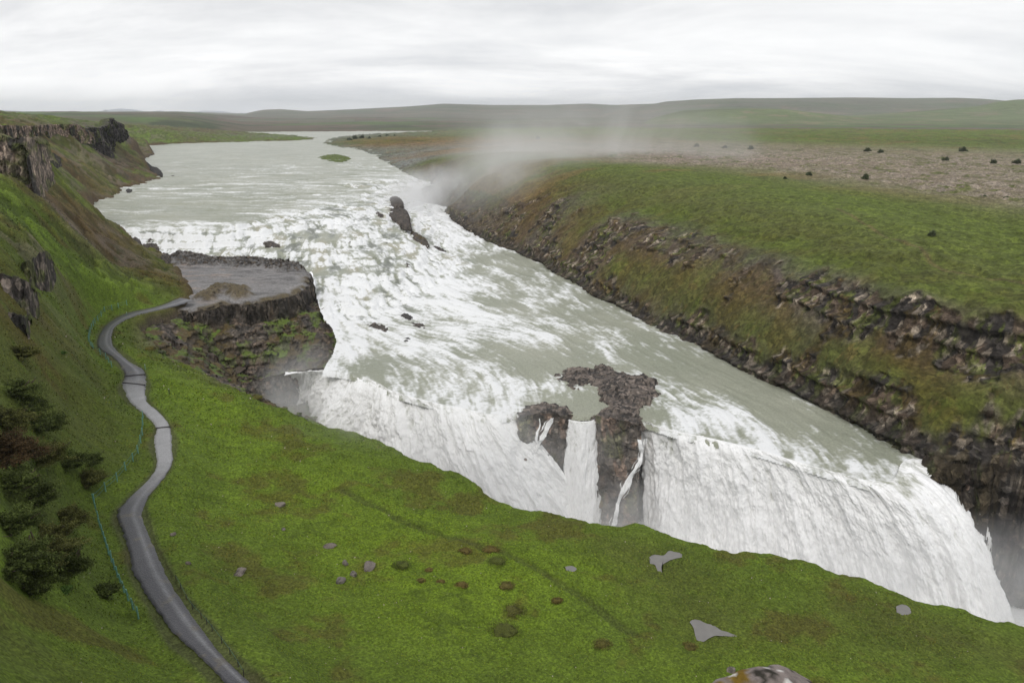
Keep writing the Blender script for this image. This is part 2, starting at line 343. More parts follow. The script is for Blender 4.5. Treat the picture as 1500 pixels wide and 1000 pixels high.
addw(190, 187, 800, 0, GM); addw(215, 203, 840, 0, GM); addw(240, 206, 900, 0, GM); addw(230, 193, 1000, 0, GM); addw(200, 182, 1000, 0, GO); addw(280, 203, 1000, 0, BR); addw(270, 193, 1300, .1, BR); addw(350, 202, 1150, 0, GM); addw(350, 192, 1500, 0, BR); addw(420, 201, 1250, 0, GY); addw(300, 186, 1700, 0, BR); addw(400, 190, 1750, 0, BR); addw(100, 175, 1300, 0, GO); addw(0, 176, 1000, 0, GO); addw(0, 172, 1700, 0, GO); addw(150, 177, 1700, 0, GO); addw(-300, 180, 700, 0, GO); addw(-300, 178, 1500, 0, GO)
for q in [(-30, 8, 44), (-12, 3, 46), (0, 2, 47), (10, 3, 46), (5, 7, 43.2), (0, 9, 42.2), (14, 9, 42), (-10, 10, 41), (30, 0, 44), (0, -20, 49), (-60, 20, 46), (-90, 60, 46), (-150, 120, 46), (-260, 150, 47), (0, 14, 34), (-12, 16, 33), (14, 15, 32), (30, 18, 26), (0, 26, 19), (-20, 28, 20), (22, 30, 13), (50, 26, 8), (0, 38, 10), (60, 0, 30), (90, 10, 8), (-30, 22, 30), (-50, 45, 34)]:
    LW.append((*q, .1, GM))
pts = [P(*q[:3]) for q in LC] + [q[:3] for q in LW] + [tuple(q) for q in Lb[2:-1]] + [tuple(q) for q in pathC[::6]]
vals = [(q[2], q[3], *q[4]) for q in LC] + [(q[2], q[3], *q[4]) for q in LW]
for i, q in enumerate(Lb[2:-1]): vals.append((q[2], *((0, *GM) if i < 30 else (.15, *GO) if i < 48 else (.35, *BR) if i < 66 else (0, *GM))))
vals += [(q[2], 0, *GM) for q in pathC[::6]]
LF = Field([p[:2] for p in pts], vals, .012, .012)

TRAIL = PP([(500, 715, 3.4), (540, 738, 3.2), (600, 768, 3), (680, 792, 2.9), (740, 812, 2.9), (790, 838, 3), (830, 862, 3.1), (862, 880, 3.2), (930, 930, 3.5)])
PUDS = {'a': ([(952, 815), (958, 812), (972, 812), (981, 806), (997, 810), (998, 815), (985, 818), (970, 826), (970, 836), (964, 834), (960, 826), (953, 824)], 2.1, 'pale grey puddle shaped like a footprint near the meadow brink'),
        'b': ([(1010, 908), (1022, 907), (1040, 914), (1058, 922), (1078, 930), (1060, 930), (1046, 930), (1030, 938), (1022, 936), (1018, 922)], 2.6, 'grey triangular puddle in brown grass, largest in the meadow'),
        'c': ([(1313, 887), (1322, 884), (1332, 888), (1333, 897), (1322, 899), (1314, 895)], 1.0, 'small round puddle at the right near the gorge brink'),
        'd': ([(828, 829), (838, 828), (845, 832), (840, 836), (830, 834)], 2.6, 'tiny pale puddle beside the trodden trail')}
PUDP = {k: np.array([P(a, b, v[1])[:2] for a, b in v[0]]) for k, v in PUDS.items()}

def pathdist(x, y):
    d, a = polydist(x, y, pathC, np.c_[pathW, pathC[:, 2]]); return d - a[..., 0], a[..., 1]
CRAGS = [  # columnar outcrops standing out of the slope: px, py, z of the middle, half length, height
]
def left_height(X, Y, full=True):
    f = LF(X, Y); z = f[..., 0]; rock = np.clip(f[..., 1], 0, 1); col = np.clip(f[..., 2:5], .008, 1)
    r = np.hypot(X, Y)
    dep = np.maximum(Y * cp + (CAMZ - z) * sp, 1); lim = 49.7 - .95 * np.maximum(Y, 0) + sst(26, 36, r) * 9 + np.maximum(np.abs(X) / dep - 1.15, 0) * 40
    z = np.where(r < 40, np.minimum(z, lim), z)
    pd_, pz = pathdist(X, Y); pf = sst(0, 2.2, pd_)
    z = np.where(pd_ < 6, pz + (z - pz) * sst(-.2, 6, pd_), z)
    n_big = fbm(X / 14, Y / 14, 4, 3); n_mid = fbm(X / 3.1, Y / 3.1, 4, 11); n_sm = fbm(X / .8, Y / .8, 3, 23)
    amp = np.clip(r / 120, .55, 2.2)
    pud = np.ones_like(z)
    for k, v in PUDS.items():
        pp = np.vstack([PUDP[k], PUDP[k][:1]]); dd_ = polydist(X, Y, pp); ins = inside(X, Y, PUDP[k])
        sd = np.where(ins, -dd_, dd_)
        z = np.where(sd < 3, v[1] + (z - v[1]) * sst(0, 3, sd), z) - np.where(sd < .1, .18, 0)
        pud *= sst(0, 1.5, sd)
    z = z + pf * pud * (n_big * .55 * amp + n_mid * .30 * amp + n_sm * .09)
    td = polydist(X, Y, TRAIL + 0); tr = 1 - sst(.25, .8, td + .2 * n_mid)
    z = z - .18 * tr
    z = np.where(pd_ < .05, z - .12, z)
    # rock steps where the slope is rocky
    bl = cells(X / 3 + n_mid * .4, Y / 3 + n_mid * .4, 5)
    rk = sst(.35, .75, rock + n_mid * .25 + n_big * .12)
    z = z + rk * (bl[2] - .5) * 2.4 + rk * fbm(X / 1.2, Y / 1.2, 3, 8) * .5
    # colour
    c = col.copy()
    s1 = fbm(X / 6, Y / 6, 5, 31, .6); s2 = fbm(X / 1.1, Y / 1.1, 4, 37, .65); s3 = fbm(X / 25, Y / 25, 3, 41)
    c = mixc(c, OB, sst(.25, .8, s1 + .25 * s3) * .55); c = mixc(c, GD, sst(.2, .9, -s1 * .6 + s2 * .7) * .5)
    c = mixc(c, GB, sst(.3, .9, s2 - .3 * s1) * .35 * sst(250, 90, r))
    sc = sst(.25, .7, s3 + s1 * .6) * sst(130, 240, r)
    c = mixc(c, BR, sc * .55)
    fr_ = sst(110, 170, r) * sst(1.5, 8, pd_); cb = cells(X / 2.2 + n_mid * .5, Y / 3.0 + n_mid * .5, 61)
    c = mixc(c, GM, fr_ * sst(.0, .45, fbm(X / 16, Y / 22, 4, 63)) * .65); c = mixc(c, SC, fr_ * sst(.1, .5, fbm(X / 10, Y / 16, 4, 67)) * .55 * (cb[2] > .35))
    c = c * (1 + fr_ * (cb[2] - .5) * .7)[..., None]; c = mixc(c, GD, fr_ * sst(.3, .7, s2) * .5)
    z = z + fr_ * (cb[2] - .5) * .9 * sst(900, 300, r)
    c = mixc(c, np.where((bl[2] > .55)[..., None], np.array(SC, F32), np.array(RK, F32)), rk)
    c = mixc(c, (.055, .06, .02), tr * .5)
    e = np.exp(-(np.clip(pd_, 0, 9) / .35) ** 2); c = mixc(c, (.07, .062, .04), e * .6)
    # fall off beyond the brink and the shore
    ins = inside(X, Y, Lpoly); d, at = polydist(X, Y, Lb, LbA)
    edge_n = fbm(X / 2.5, Y / 2.5, 3, 55) * .5
    sd = np.where(ins, -d, d) + edge_n * sst(20, 5, d)
    bed, w = at[..., 0], at[..., 1]
    k = sst(0, 1, sd / w)
    zb = z + (bed - z) * k
    c = mixc(c, RK, sst(.3, 1.6, sd)); 
    c = mixc(c, BR, sst(-2.5, .3, sd) * sst(150, 200, r) * .8)
    return zb, c, rk, sd, z
rows = logrows((3, 22, 50), (22, 260, 1050), (260, 1750, 420))
X, Y = polar(-52, 52, int(1350 * Q), rows)
Z, C, RKm, SD, Zg = left_height(X, Y)
V = np.stack([X, Y, Z], -1)
nn = gradn(V); hn = nn.copy(); hn[..., 2] *= .3
V = V + hn * (RKm * fbm3(X / 2, Y / 2, Z / 2, 3, 61) * 1.2)[..., None]
keep = (SD < 16)[:-1, :-1] & ~((X > 20) & (Y > 170))[:-1, :-1] & ((X < -2200 + 3000) [:-1, :-1])
o = grid_mesh('ground', V, {'col': C}, keep, M_near); tag(o, 'green grassy hillside and meadow on the near left bank', kind='structure')
def ground_z(x, y):
    a, b = np.atleast_1d(np.asarray(x, float)), np.atleast_1d(np.asarray(y, float)); return left_height(a, b)[0]

# path ribbon
n = len(pathL); tt = np.linspace(0, 1, 13)
pv = pathL[:, None, :] * (1 - tt[None, :, None]) + pathR[:, None, :] * tt[None, :, None]
pv = smoothline(pv.reshape(n, -1), 3).reshape(-1, 13, 3)
prof = np.array([-.10, .02, .03, .035, .04, .045, .045, .045, .04, .035, .03, .02, -.10]); pv[..., 2] += prof
m_ = pv.shape[0]; sfrac = np.linspace(0, 1, m_)[:, None] * np.ones((1, 13)); across = np.ones((m_, 1)) * tt[None]
jag = fbm(pv[..., 0] * 1.3, pv[..., 1] * 1.3, 3, 77)
for e_, s_ in ((0, -1), (12, 1)):
    dirv = (pathL[:1, :2] * 0)
pv[:, 0, :2] += (pv[:, 0, :2] - pv[:, 12, :2]) * .05 * jag[:, :1]; pv[:, 12, :2] -= (pv[:, 0, :2] - pv[:, 12, :2]) * .05 * jag[:, 12:]
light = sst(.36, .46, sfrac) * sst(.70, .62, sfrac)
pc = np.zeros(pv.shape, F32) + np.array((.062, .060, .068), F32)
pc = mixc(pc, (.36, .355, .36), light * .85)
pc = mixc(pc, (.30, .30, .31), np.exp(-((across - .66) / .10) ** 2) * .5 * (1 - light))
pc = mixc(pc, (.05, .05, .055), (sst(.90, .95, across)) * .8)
pc = mixc(pc, (.15, .125, .08), sst(.5, .9, fbm(pv[..., 0], pv[..., 1], 3, 79)) * .5 * (1 - light))
M_path = mat_ground('wet_gravel', 4.0, (.6, 1.4), .6, .32, .5)
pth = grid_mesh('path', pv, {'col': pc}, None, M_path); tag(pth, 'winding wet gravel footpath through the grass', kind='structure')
def box_mesh(name, c, ax, ay, az, mat, parent=None, bev=0.0):
    """box with half axes ax, ay, az (vectors)"""
    c, ax, ay, az = map(lambda v: np.array(v, float), (c, ax, ay, az)); vs = []
    for sz in (-1, 1):
        for sy in (-1, 1):
            for sx in (-1, 1): vs.append(c + ax * sx + ay * sy + az * sz)
    fs = [(0, 2, 3, 1), (4, 5, 7, 6), (0, 1, 5, 4), (2, 6, 7, 3), (0, 4, 6, 2), (1, 3, 7, 5)]
    return raw_mesh(name, np.array(vs), np.array(fs), 4, None, mat, parent, False)
M_timber_shadow = mat_plain('dark_timber_and_shadow', (.05, .045, .045), .8)  # timber of the stakes, also the dark of the step shadow bars
pc2 = (pathL + pathR) / 2
def on_path(px, py):  # nearest index on the path
    q = np.array(P(px, py, 7.8)[:2]); return int(np.argmin(np.hypot(*(pc2[:, :2] - q).T)))
for a in ((197, 549), (197, 562), (239, 625)):
    i = on_path(*a); l, r_ = pathL[i], pathR[i]; ax = (r_ - l) / 2 * 1.02; t_ = pc2[i + 1] - pc2[i - 1]; t_[2] = 0; t_ /= np.linalg.norm(t_)
    box_mesh('step_shadow_bar', (l + r_) / 2 + (0, 0, .05), ax, t_ * .14, (0, 0, .07), M_timber_shadow, pth)  # dark bar stands in for the shadow line of a step

# puddles
M_pud = mat_plain('still_water', (.20, .19, .175), .15, .5, .08, 1.5, 0, .02)
for k, v in PUDS.items():
    pp = PUDP[k]; pp2 = smoothline(np.vstack([pp, pp[:1]]), 4)[:-1]; c0 = pp2.mean(0)
    pp2 = c0 + (pp2 - c0) * (1.06 + .10 * fbm(pp2[:, 0] * 1.7, pp2[:, 1] * 1.7, 3, 91))[:, None]
    vs = np.c_[np.vstack([[c0], pp2]), np.full(len(pp2) + 1, v[1] - .06)]
    nn_ = len(pp2); fs = np.array([(0, 1 + i, 1 + (i + 1) % nn_) for i in range(nn_)])
    tag(raw_mesh('puddle', vs, fs, 3, None, M_pud), v[2], kind='structure')

# ------------------------------------------------------------------ right bank
WR = [(615, 292, 0), (650, 305, 0), (690, 335, 0), (730, 355, 0), (765, 368, 0), (800, 385, 0), (850, 415, 0), (900, 445, 0), (960, 480, -.2), (1030, 505, -.3), (1060, 525, -.4), (1100, 550, -.5),
      (1160, 570, -.7), (1220, 600, -.9), (1280, 630, -1.1), (1330, 665, -1.4), (1372, 688, -1.6)]
UR = [(474, 210, 11), (500, 216, 11), (530, 220, 11), (552, 229, 11), (572, 240, 11), (590, 250, 11), (608, 258, 11), (618, 266, 11)]
FR = [(655, 192.3, 11), (600, 194.5, 11), (540, 196.5, 11), (500, 200, 11), (480, 205, 11)]
ER = [(1396, 690, -2), (1442, 696, -2.5), (1502, 716, -3)]
e = PP(ER)[-1]
Rb = np.vstack([PP(FR), PP(UR), PP(WR), PP(ER), [(e[0] + 25, e[1] - 12, -3), (e[0] + 120, e[1] - 40, -3)]])
RbA = np.array([[8., 5.]] * (len(FR) + len(UR) - 1) + [[-5., 5.]] * (len(WR)) + [[-24., 3.5]] * (len(ER) + 3))
assert len(RbA) == len(Rb)
Rpoly = np.vstack([Rb[:, :2], [(3000, -100), (5000, 6000), (100, 6000), (-140, 1700)]])
RC = []; _prev = []
def col(x, items):
    if _prev and len(_prev[0][1]) == len(items):
        x0, it0 = _prev[0]
        for k in (.25, .5, .75):
            for a, b in zip(it0, items): RC.append((x0 + (x - x0) * k, *[p + (q - p) * k for p, q in zip(a[:3], b[:3])], tuple(p + (q - p) * k for p, q in zip(a[3], b[3]))))
    _prev[:] = [(x, items)]
    for py, z, rk, c in items: RC.append((x, py, z, rk, c))
TALUS = (.085, .095, .022)
col(1650, [(498, 18.5, .7, SC), (565, 11, .7, BR), (620, 7.5, .15, TALUS), (690, 3, .2, TALUS), (725, .8, .8, RK), (482, 19.5, .2, GO), (458, 20.5, 0, GO), (395, 22.4, 0, GM), (340, 23, 0, GM), (298, 23.3, 0, PK), (242, 21, 0, PK)])
col(1500, [(475, 19, .8, SC), (545, 11.5, .8, BR), (600, 8, .15, TALUS), (660, 3.5, .2, TALUS), (690, 1.5, .8, RK), (462, 19.8, .2, GO), (440, 20.7, 0, GO), (385, 22.5, 0, GM), (330, 23.2, 0, GM), (290, 23.4, 0, PK), (238, 21, 0, PK)])
col(1400, [(452, 19.3, .8, SC), (530, 11, .9, BR), (570, 8.6, .2, TALUS), (640, 3, .2, TALUS), (675, .8, .8, RK), (440, 20, .2, GO), (415, 21, 0, GO), (355, 23.4, 0, GM), (310, 24, 0, GM), (280, 24, 0, PK), (238, 22, 0, PK)])
col(1300, [(432, 19, .7, RK), (505, 11.2, .9, BR), (540, 9, .2, TALUS), (600, 3.5, .2, TALUS), (625, 1, .8, RK), (415, 20, .1, GO), (390, 21.5, 0, GO), (330, 24.6, 0, GM), (290, 25, 0, GM), (265, 25, 0, PK), (230, 22, 0, PK)])
col(1200, [(400, 18.5, .8, RK), (470, 11.8, .9, SC), (490, 10, .2, TALUS), (560, 3, .2, TALUS), (580, .7, .8, RK), (385, 19.5, .1, GO), (350, 22, 0, GO), (305, 25.3, 0, GM), (275, 25.8, 0, GM), (250, 25.6, 0, PK), (225, 22, 0, PK)])
col(1100, [(378, 18, .7, RK), (432, 12.2, .6, BR), (455, 10, .2, TALUS), (515, 3.6, .2, TALUS), (538, .7, .7, RK), (355, 19.5, .1, GO), (320, 22.5, 0, GO), (282, 26, 0, GM), (262, 26.4, 0, GM), (243, 26.2, 0, PK), (222, 22.5, 0, PK)])
col(1000, [(345, 17.5, .8, RK), (392, 12.6, .6, BR), (410, 10.5, .2, TALUS), (462, 4, .2, TALUS), (488, .8, .7, RK), (325, 19.2, .1, GO), (295, 22.6, 0, GO), (262, 26.6, 0, GM), (252, 27, 0, GM), (240, 26.8, 0, PK), (220, 23, 0, PK)])
col(900, [(322, 16.8, .8, RK), (362, 11.6, .5, BR), (385, 9, .3, TALUS), (418, 4, .3, OB), (436, 1.4, .7, RK), (300, 19, .2, GO), (272, 22.8, 0, GO), (248, 26.4, 0, GM), (242, 26.8, 0, GM), (233, 26.2, 0, PK), (215, 23, 0, PK)])
col(820, [(300, 16.6, .6, RK), (335, 11, .4, BR), (360, 7, .3, OB), (385, 2.5, .5, BR), (280, 19.4, .2, OB), (258, 23, 0, GO), (239, 26, 0, GM), (232, 26.2, 0, GM), (226, 25.5, 0, PK), (212, 22.5, 0, PK)])
col(765, [(285, 15, .4, BR), (320, 9, .4, BR), (352, 2.5, .4, BR), (265, 19, .2, GO), (245, 23, 0, GO), (234, 24.8, 0, GM), (222, 23.4, 0, PK), (208, 21, 0, OR)])
col(700, [(300, 8, .5, RK), (262, 17, .3, GO), (240, 21.5, 0, GO), (228, 22.4, 0, GM), (219, 21, 0, OR), (208, 17, 0, OR)])
col(655, [(275, 6, .8, RK), (250, 15.5, .7, RK), (238, 19.8, .1, OB), (230, 20.3, 0, GO), (220, 18.5, 0, OR), (208, 15, 0, OR)])
col(622, [(262, 10.5, .9, RK), (244, 16.2, .3, OB), (238, 16.8, 0, GO), (231, 16, .0, GR), (222, 15, 0, GR), (210, 14, 0, OR)])
RC += [(600, 240, 13.3, 0, GR), (585, 234, 12.6, 0, GR), (580, 225, 12.8, 0, GY), (560, 212, 13, 0, OR), (520, 210, 12.7, 0, GO), (500, 208, 12.3, 0, GO), (540, 203, 13, 0, GO), (600, 203, 13, 0, OR), (660, 200, 14, 0, GO), (700, 198, 14.5, 0, GO),
       (740, 195, 14, 0, GM), (800, 200, 19, 0, GO), (900, 203, 18, 0, GO), (1000, 205, 17.5, 0, GO), (1100, 205, 17, 0, GM), (1200, 206, 16.5, 0, GM), (1300, 208, 16, 0, GO), (1400, 210, 16, 0, GM), (1500, 212, 16, 0, GO),
       (740, 191, 13, 0, GM), (900, 194, 13, 0, GM), (1050, 195, 13.5, 0, GO), (1200, 196, 14, 0, GM), (1350, 196, 14, 0, GM), (1500, 197, 14, 0, GM), (1650, 220, 19, 0, GM), (1850, 480, 21, 0, GM), (1850, 300, 23, 0, GM), (1850, 620, 12, .5, BR)]
pts = [P(*q[:3])[:2] for q in RC] + [tuple(q[:2]) for q in Rb[2:]]
vals = [(q[2], q[3], *q[4]) for q in RC]
for i, q in enumerate(Rb[2:]): vals.append((q[2] + .1, *((0, *GY) if i < len(FR) + len(UR) - 2 else (.9, *RK))))
RF_ = Field(pts, vals, .014, .01)
RTRAIL = np.array([P(*q) for q in [(1225, 308, 25), (1260, 325, 24.5), (1300, 345, 24), (1330, 355, 23.9), (1345, 362, 23.6), (1365, 378, 23), (1400, 392, 22.6), (1450, 402, 22.4), (1510, 412, 22)]])
def right_height(X, Y):
    f = RF_(X, Y); z = f[..., 0]; rock = np.clip(f[..., 1], 0, 1); c = np.clip(f[..., 2:5], .01, 1); r = np.hypot(X, Y)
    nb = fbm(X / 16, Y / 16, 4, 103); nm = fbm(X / 4, Y / 4, 4, 111); ns = fbm(X / 1.2, Y / 1.2, 4, 123)
    # along / across the canyon wall
    wl = np.exp(-((z - 13) / 7) ** 2)
    z = z + nb * (.5 + .7 * wl) + nm * (.18 + .35 * wl) + ns * (.05 + .12 * wl)
    slope_soft = sst(17, 22, z)
    rip = fbm(X / 2.2 + Y / 9, Y / 7, 4, 131) ; z = z + rip * .45 * slope_soft * sst(600, 250, r) * sst(26.5, 23, z)
    z += fbm(X / 7, Y / 7, 3, 132) * .35 * sst(400, 150, r)
    return z, rock, c, nb, nm, ns, r
rows = logrows((78, 96, 90), (96, 330, 1050), (330, 520, 170), (520, 1750, 260))
X, Y = polar(-16, 50, int(1150 * Q), rows)
Z, rock, C, nb, nm, ns, R = right_height(X, Y)
ins = inside(X, Y, Rpoly); d, at = polydist(X, Y, Rb, RbA)
SDr = np.where(ins, -d, d) + nm * .5
Z = Z + (at[..., 0] - Z) * sst(0, 1, SDr / at[..., 1])
V = np.stack([X, Y, Z], -1); nn = gradn(V)
steep = sst(.86, .62, nn[..., 2])
rk = sst(.56, .80, rock * .95 + nm * .34 + nb * .16 + .10 * steep)
rk = np.maximum(rk, sst(.2, 1.0, SDr) * (R < 470)); rk = np.maximum(rk, sst(-3.2, -1.2, SDr + nm * 1.2) * (R < 470) * (Z < 8))
# wall coordinates for block-like fracture
S_ = X * .316 - Y * .949; W3 = Z
b1 = cells(S_ / 2.6 + ns * .25 + nm * .3, W3 / 3.4 + nm * .3, 201); b2 = cells(S_ / .95 + ns * .2, W3 / 1.3 + ns * .2, 211)
hdir = nn.copy(); hdir[..., 2] *= .25
disp = rk * ((b1[2] - .45) * .9 * sst(0, .10, b1[1]) + (b2[2] - .5) * .6 * sst(0, .15, b2[1]) + fbm3(X / .9, Y / .9, Z / .9, 3, 221) * .4)
disp = disp + (1 - rk) * steep * fbm3(X / 3, Y / 3, Z / 3, 4, 231) * .55
led = sst(.25, .5, np.abs(((Z + nb * .8) / 3.4) % 1 - .5)) - .5
disp = (disp + rk * led * 1.3) * sst(900, 500, R)
V = V + hdir * disp[..., None].astype(F32)
s1 = fbm(X / 6, Y / 6, 5, 331, .6); s2 = fbm(X / 1.5, Y / 1.5, 4, 337, .65)
c = C
c = mixc(c, OB, sst(.0, .6, s1) * .5 * sst(26, 15, Z)); c = mixc(c, GM, sst(.1, .7, -s1) * .25); c = mixc(c, GD, sst(.3, .9, s2) * .5 * sst(500, 300, R)); c = mixc(c, OR, sst(.45, .9, s2 - .4 * s1) * .35 * sst(22, 12, Z))
c = mixc(c, GB, sst(.35, .8, fbm(X / 9, Y / 9, 4, 351)) * .08 * sst(2, 5, Z) * sst(470, 300, R)); c = mixc(c, (.10, .10, .035), sst(19, 23, Z) * .45)
rc = np.where((b2[2] > .82)[..., None], np.array((.27, .225, .175), F32), np.where((b1[2] > .5)[..., None], np.array((.115, .085, .062), F32), np.array((.06, .052, .046), F32)))
rc = rc * F32(.98); rc = mixc(rc, np.where((s1 > 0)[..., None], np.array(OB, F32), np.array(GO, F32)), sst(-.15, .4, s2 + .3 * s1) * .75)
c = mixc(c, rc, rk)
# moss-free dark wet zone at the waterline
c = mixc(c, (.05, .045, .04), sst(3.0, .5, Z) * sst(-6, -1, SDr) * (R < 480) * .6)
# stone field speckle and far colour patches
zone = fbm(X / 60, Y / 25, 4, 361)
pkm = np.clip((C[..., 0] - .17) / .12, 0, 1) * (C[..., 2] > .08)
st = sst(.1, .5, fbm(X / 3.5, Y / 3.5, 4, 371, .7)); c = mixc(c, (.36, .30, .26), pkm * st * .5); c = mixc(c, GO, pkm * sst(.1, .6, -fbm(X / 6, Y / 6, 4, 373, .7)) * .8)
c = mixc(c, OR, sst(.2, .6, zone) * sst(230, 330, R) * (1 - pkm) * .5 * (Z > 12)); c = mixc(c, GD, sst(.25, .6, fbm(X / 30, Y / 14, 4, 377)) * sst(500, 700, R) * .5)
tr = polydist(X, Y, RTRAIL); c = mixc(c, (.14, .10, .05), np.exp(-(tr / .5) ** 2) * .6)
keep = ((SDr < 7) | (R < 5))[:-1, :-1]
V[..., 2] += (sst(.35, .7, fbm(X / 3.5, Y / 3.5, 3, 371, .7)) * pkm * .5)
tag(grid_mesh('terrain', V, {'col': c, 'rk': rk}, keep, M_cliff), 'right bank with mossy canyon wall and grassy plateau', kind='structure')
def right_z(x, y):
    a, b = np.atleast_1d(np.asarray(x, float)), np.atleast_1d(np.asarray(y, float)); return right_height(a, b)[0]

# ------------------------------------------------------------------ ravine and rock platform
PT = [(243, 376, 7), (262, 371, 6.6), (300, 374, 6.5), (350, 376, 6.5), (400, 378, 6.5), (430, 383, 6.6), (445, 392, 6.6), (454, 398, 6.4), (455, 412, 6.6), (440, 425, 7), (415, 432, 7.2), (385, 436, 7.3), (360, 440, 7.3), (340, 437, 7.3), (315, 446, 7.3), (285, 450, 7.4), (262, 452, 7.6), (235, 458, 8), (215, 458, 8), (230, 440, 8)]
PTw = PP(PT); PTp = smoothline(np.vstack([PTw, PTw[:1]]), 4)[:-1]
RV = [(200, 470, 7.4), (225, 470, 7), (215, 490, 6.8), (240, 500, 5.6), (250, 520, 4.4), (260, 478, 5), (300, 468, 3.6), (300, 490, 2.6), (280, 512, 2.6), (310, 530, 0), (340, 465, 2.6), (390, 466, 2.2), (425, 460, 2), (458, 442, 2), (463, 450, 1.2), (466, 462, .4), (440, 472, .6), (400, 485, .6), (350, 485, 1.4), (330, 512, -.2), (380, 500, -.6),
      (440, 490, -1), (470, 480, -.6), (485, 490, -1.4), (490, 505, -2.2), (480, 520, -3.8), (440, 520, -3.4), (400, 535, -4.6), (350, 545, -4.4), (370, 565, -8), (400, 555, -8), (430, 540, -6.2), (450, 540, -6.8), (330, 560, -7), (400, 590, -16), (350, 600, -16), (455, 440, -0), (300, 400, 2), (400, 400, 2), (350, 380, 1), (460, 400, -1), (250, 400, 4)]
rvp = [P(*q) for q in RV]; 
for q in PP([(196, 472, 8), (226, 512, 6.6), (258, 528, 5.4), (308, 550, 4), (348, 566, 3.2), (394, 594, 2.4), (430, 606, 2.3)]):
    for s_, dz_ in ((3, -2.6), (7, -6), (16, -13), (-6, -3), (-14, -6)): rvp.append((q[0] + .585 * s_, q[1] + .81 * s_, q[2] + dz_)) if not (s_ > 5 and q[2] > 6) else None
RVF = Field([q[:2] for q in rvp], [q[2] for q in rvp], .02, .03)
xs = np.arange(-106, -30, .15 / Q); ys = np.arange(112, 232, .17 / Q); X, Y = np.meshgrid(xs, ys)
base = RVF(X, Y)[..., 0]; nb = fbm(X / 9, Y / 9, 4, 401); nm = fbm(X / 2.5, Y / 2.5, 4, 405); ns = fbm(X / .7, Y / .7, 3, 409)
tf = 2.3; tq = (base + nb * 1.0) / tf + .5; ter = tf * (np.floor(tq) + sst(.3, .7, tq % 1) - .5) - nb * 1.0
base = base * .4 + ter * .6 + nm * .45
b1 = cells(X / 2.4 + nm * .3, Y / 2.4 + nm * .3, 411); b2 = cells(X / .9 + ns * .2, Y / .9 + ns * .2, 415)
scree = sst(.35, .65, .5 + nb * .6)
base = base + (b1[2] - .5) * 1.3 * scree + (b2[2] - .5) * .5
insP = inside(X, Y, PTp); dP = polydist(X, Y, np.vstack([PTp, PTp[:1]])); sP = np.where(insP, dP, -dP) + nm * .35 + (b1[2] - .5) * .5
topz = 6.9 + .35 * nb + .10 * nm + .12 * (b1[2] - .5)
# raised rougher back rim and front hump of the platform
back = PP([(262, 373, 6.8), (300, 385, 6.8), (350, 384, 6.8), (400, 388, 6.8), (430, 392, 6.8)]); dB = polydist(X, Y, back)
topz = topz + sst(6.5, 3.5, dB + nm) * (.7 + .5 * ns + .5 * (b2[2] - .5))
hump = PP([(300, 432, 7.5), (320, 420, 7.5), (345, 420, 7.5), (352, 428, 7.5)]); dH = polydist(X, Y, hump)
topz = topz + sst(3.6, 1.5, dH + nm * .5) * (1.0 + .3 * ns)
led = .5 * sst(.3, .6, sP) + .5 * sst(1.3, 1.7, sP)
Zp = base + (np.maximum(topz, base) - base) * sst(-.15, .45, sP) - (1 - sst(.3, 1.8, sP)) * sst(-.1, .2, sP) * .8
V = np.stack([X, Y, Zp], -1); nn = gradn(V); steep = sst(.8, .4, nn[..., 2])
hd = nn.copy(); hd[..., 2] = 0
strat = sst(.2, .45, np.abs((Zp / 1.7 + nb * .4) % 1 - .5)) - .5
V = V + hd * (steep * (fbm3(X / 1.1, Y / 1.1, Zp / .8, 4, 421) * .55 + strat * .8))[..., None]
c = np.zeros(X.shape + (3,), F32) + np.array((.10, .082, .066), F32)
c = mixc(c, (.17, .125, .09), (b2[2] > .6) * .7 * (1 - insP)); c = mixc(c, (.045, .04, .036), (b1[2] > .7) * .6)
gr_ = sst(-.35, .1, fbm(X / 5, Y / 5, 5, 431, .6) + .1) * (1 - .6 * steep) * (1 - sst(-.5, .2, sP))
c = mixc(c, np.where((fbm(X / 3, Y / 3, 3, 437) > .1)[..., None], np.array(OB, F32), np.array(GM, F32)), gr_ * .95)
tp = sst(.2, .8, sP)
slab = mixc(np.zeros_like(c) + np.array((.215, .205, .20), F32), (.30, .24, .20), sst(.2, .7, fbm(X / 8, Y / 2.5, 4, 441)) * sst(-60, -85, X)); slab = mixc(slab, (.10, .095, .092), sst(.1, .6, fbm(X / 4, Y / 1.2, 4, 443)) * .7)
rim = sst(6.5, 3.5, dB + nm); slab = mixc(slab, np.where((b2[2] > .5)[..., None], np.array((.16, .155, .15), F32), np.array((.06, .06, .06), F32)), rim)
slab = mixc(slab, OB, np.maximum(sst(3.6, 1.8, dH + nm), sst(3.2, 1.2, sP + nm * .8) * sst(.0, .5, fbm(X / 5, Y / 5, 3, 447) + .2) * (1 - rim)) * .85)
c = mixc(c, slab, tp * (1 - steep)); c = mixc(c, (.125, .095, .068), tp * steep * .8)
_l = left_height(X, Y); Zl = _l[0]
keep = ((V[..., 2] > Zl - 1.2) | (_l[3] > 5))[:-1, :-1] & (((sP > -2) | (Y < 187)) & (base > -30))[:-1, :-1]
tag(grid_mesh('rock_platform', V, {'col': c, 'rk': (1 - gr_) * (1 - .9 * tp * (1 - steep))}, keep, M_rock, None), 'flat wet grey rock platform with mossy stepped ravine below it', kind='structure')

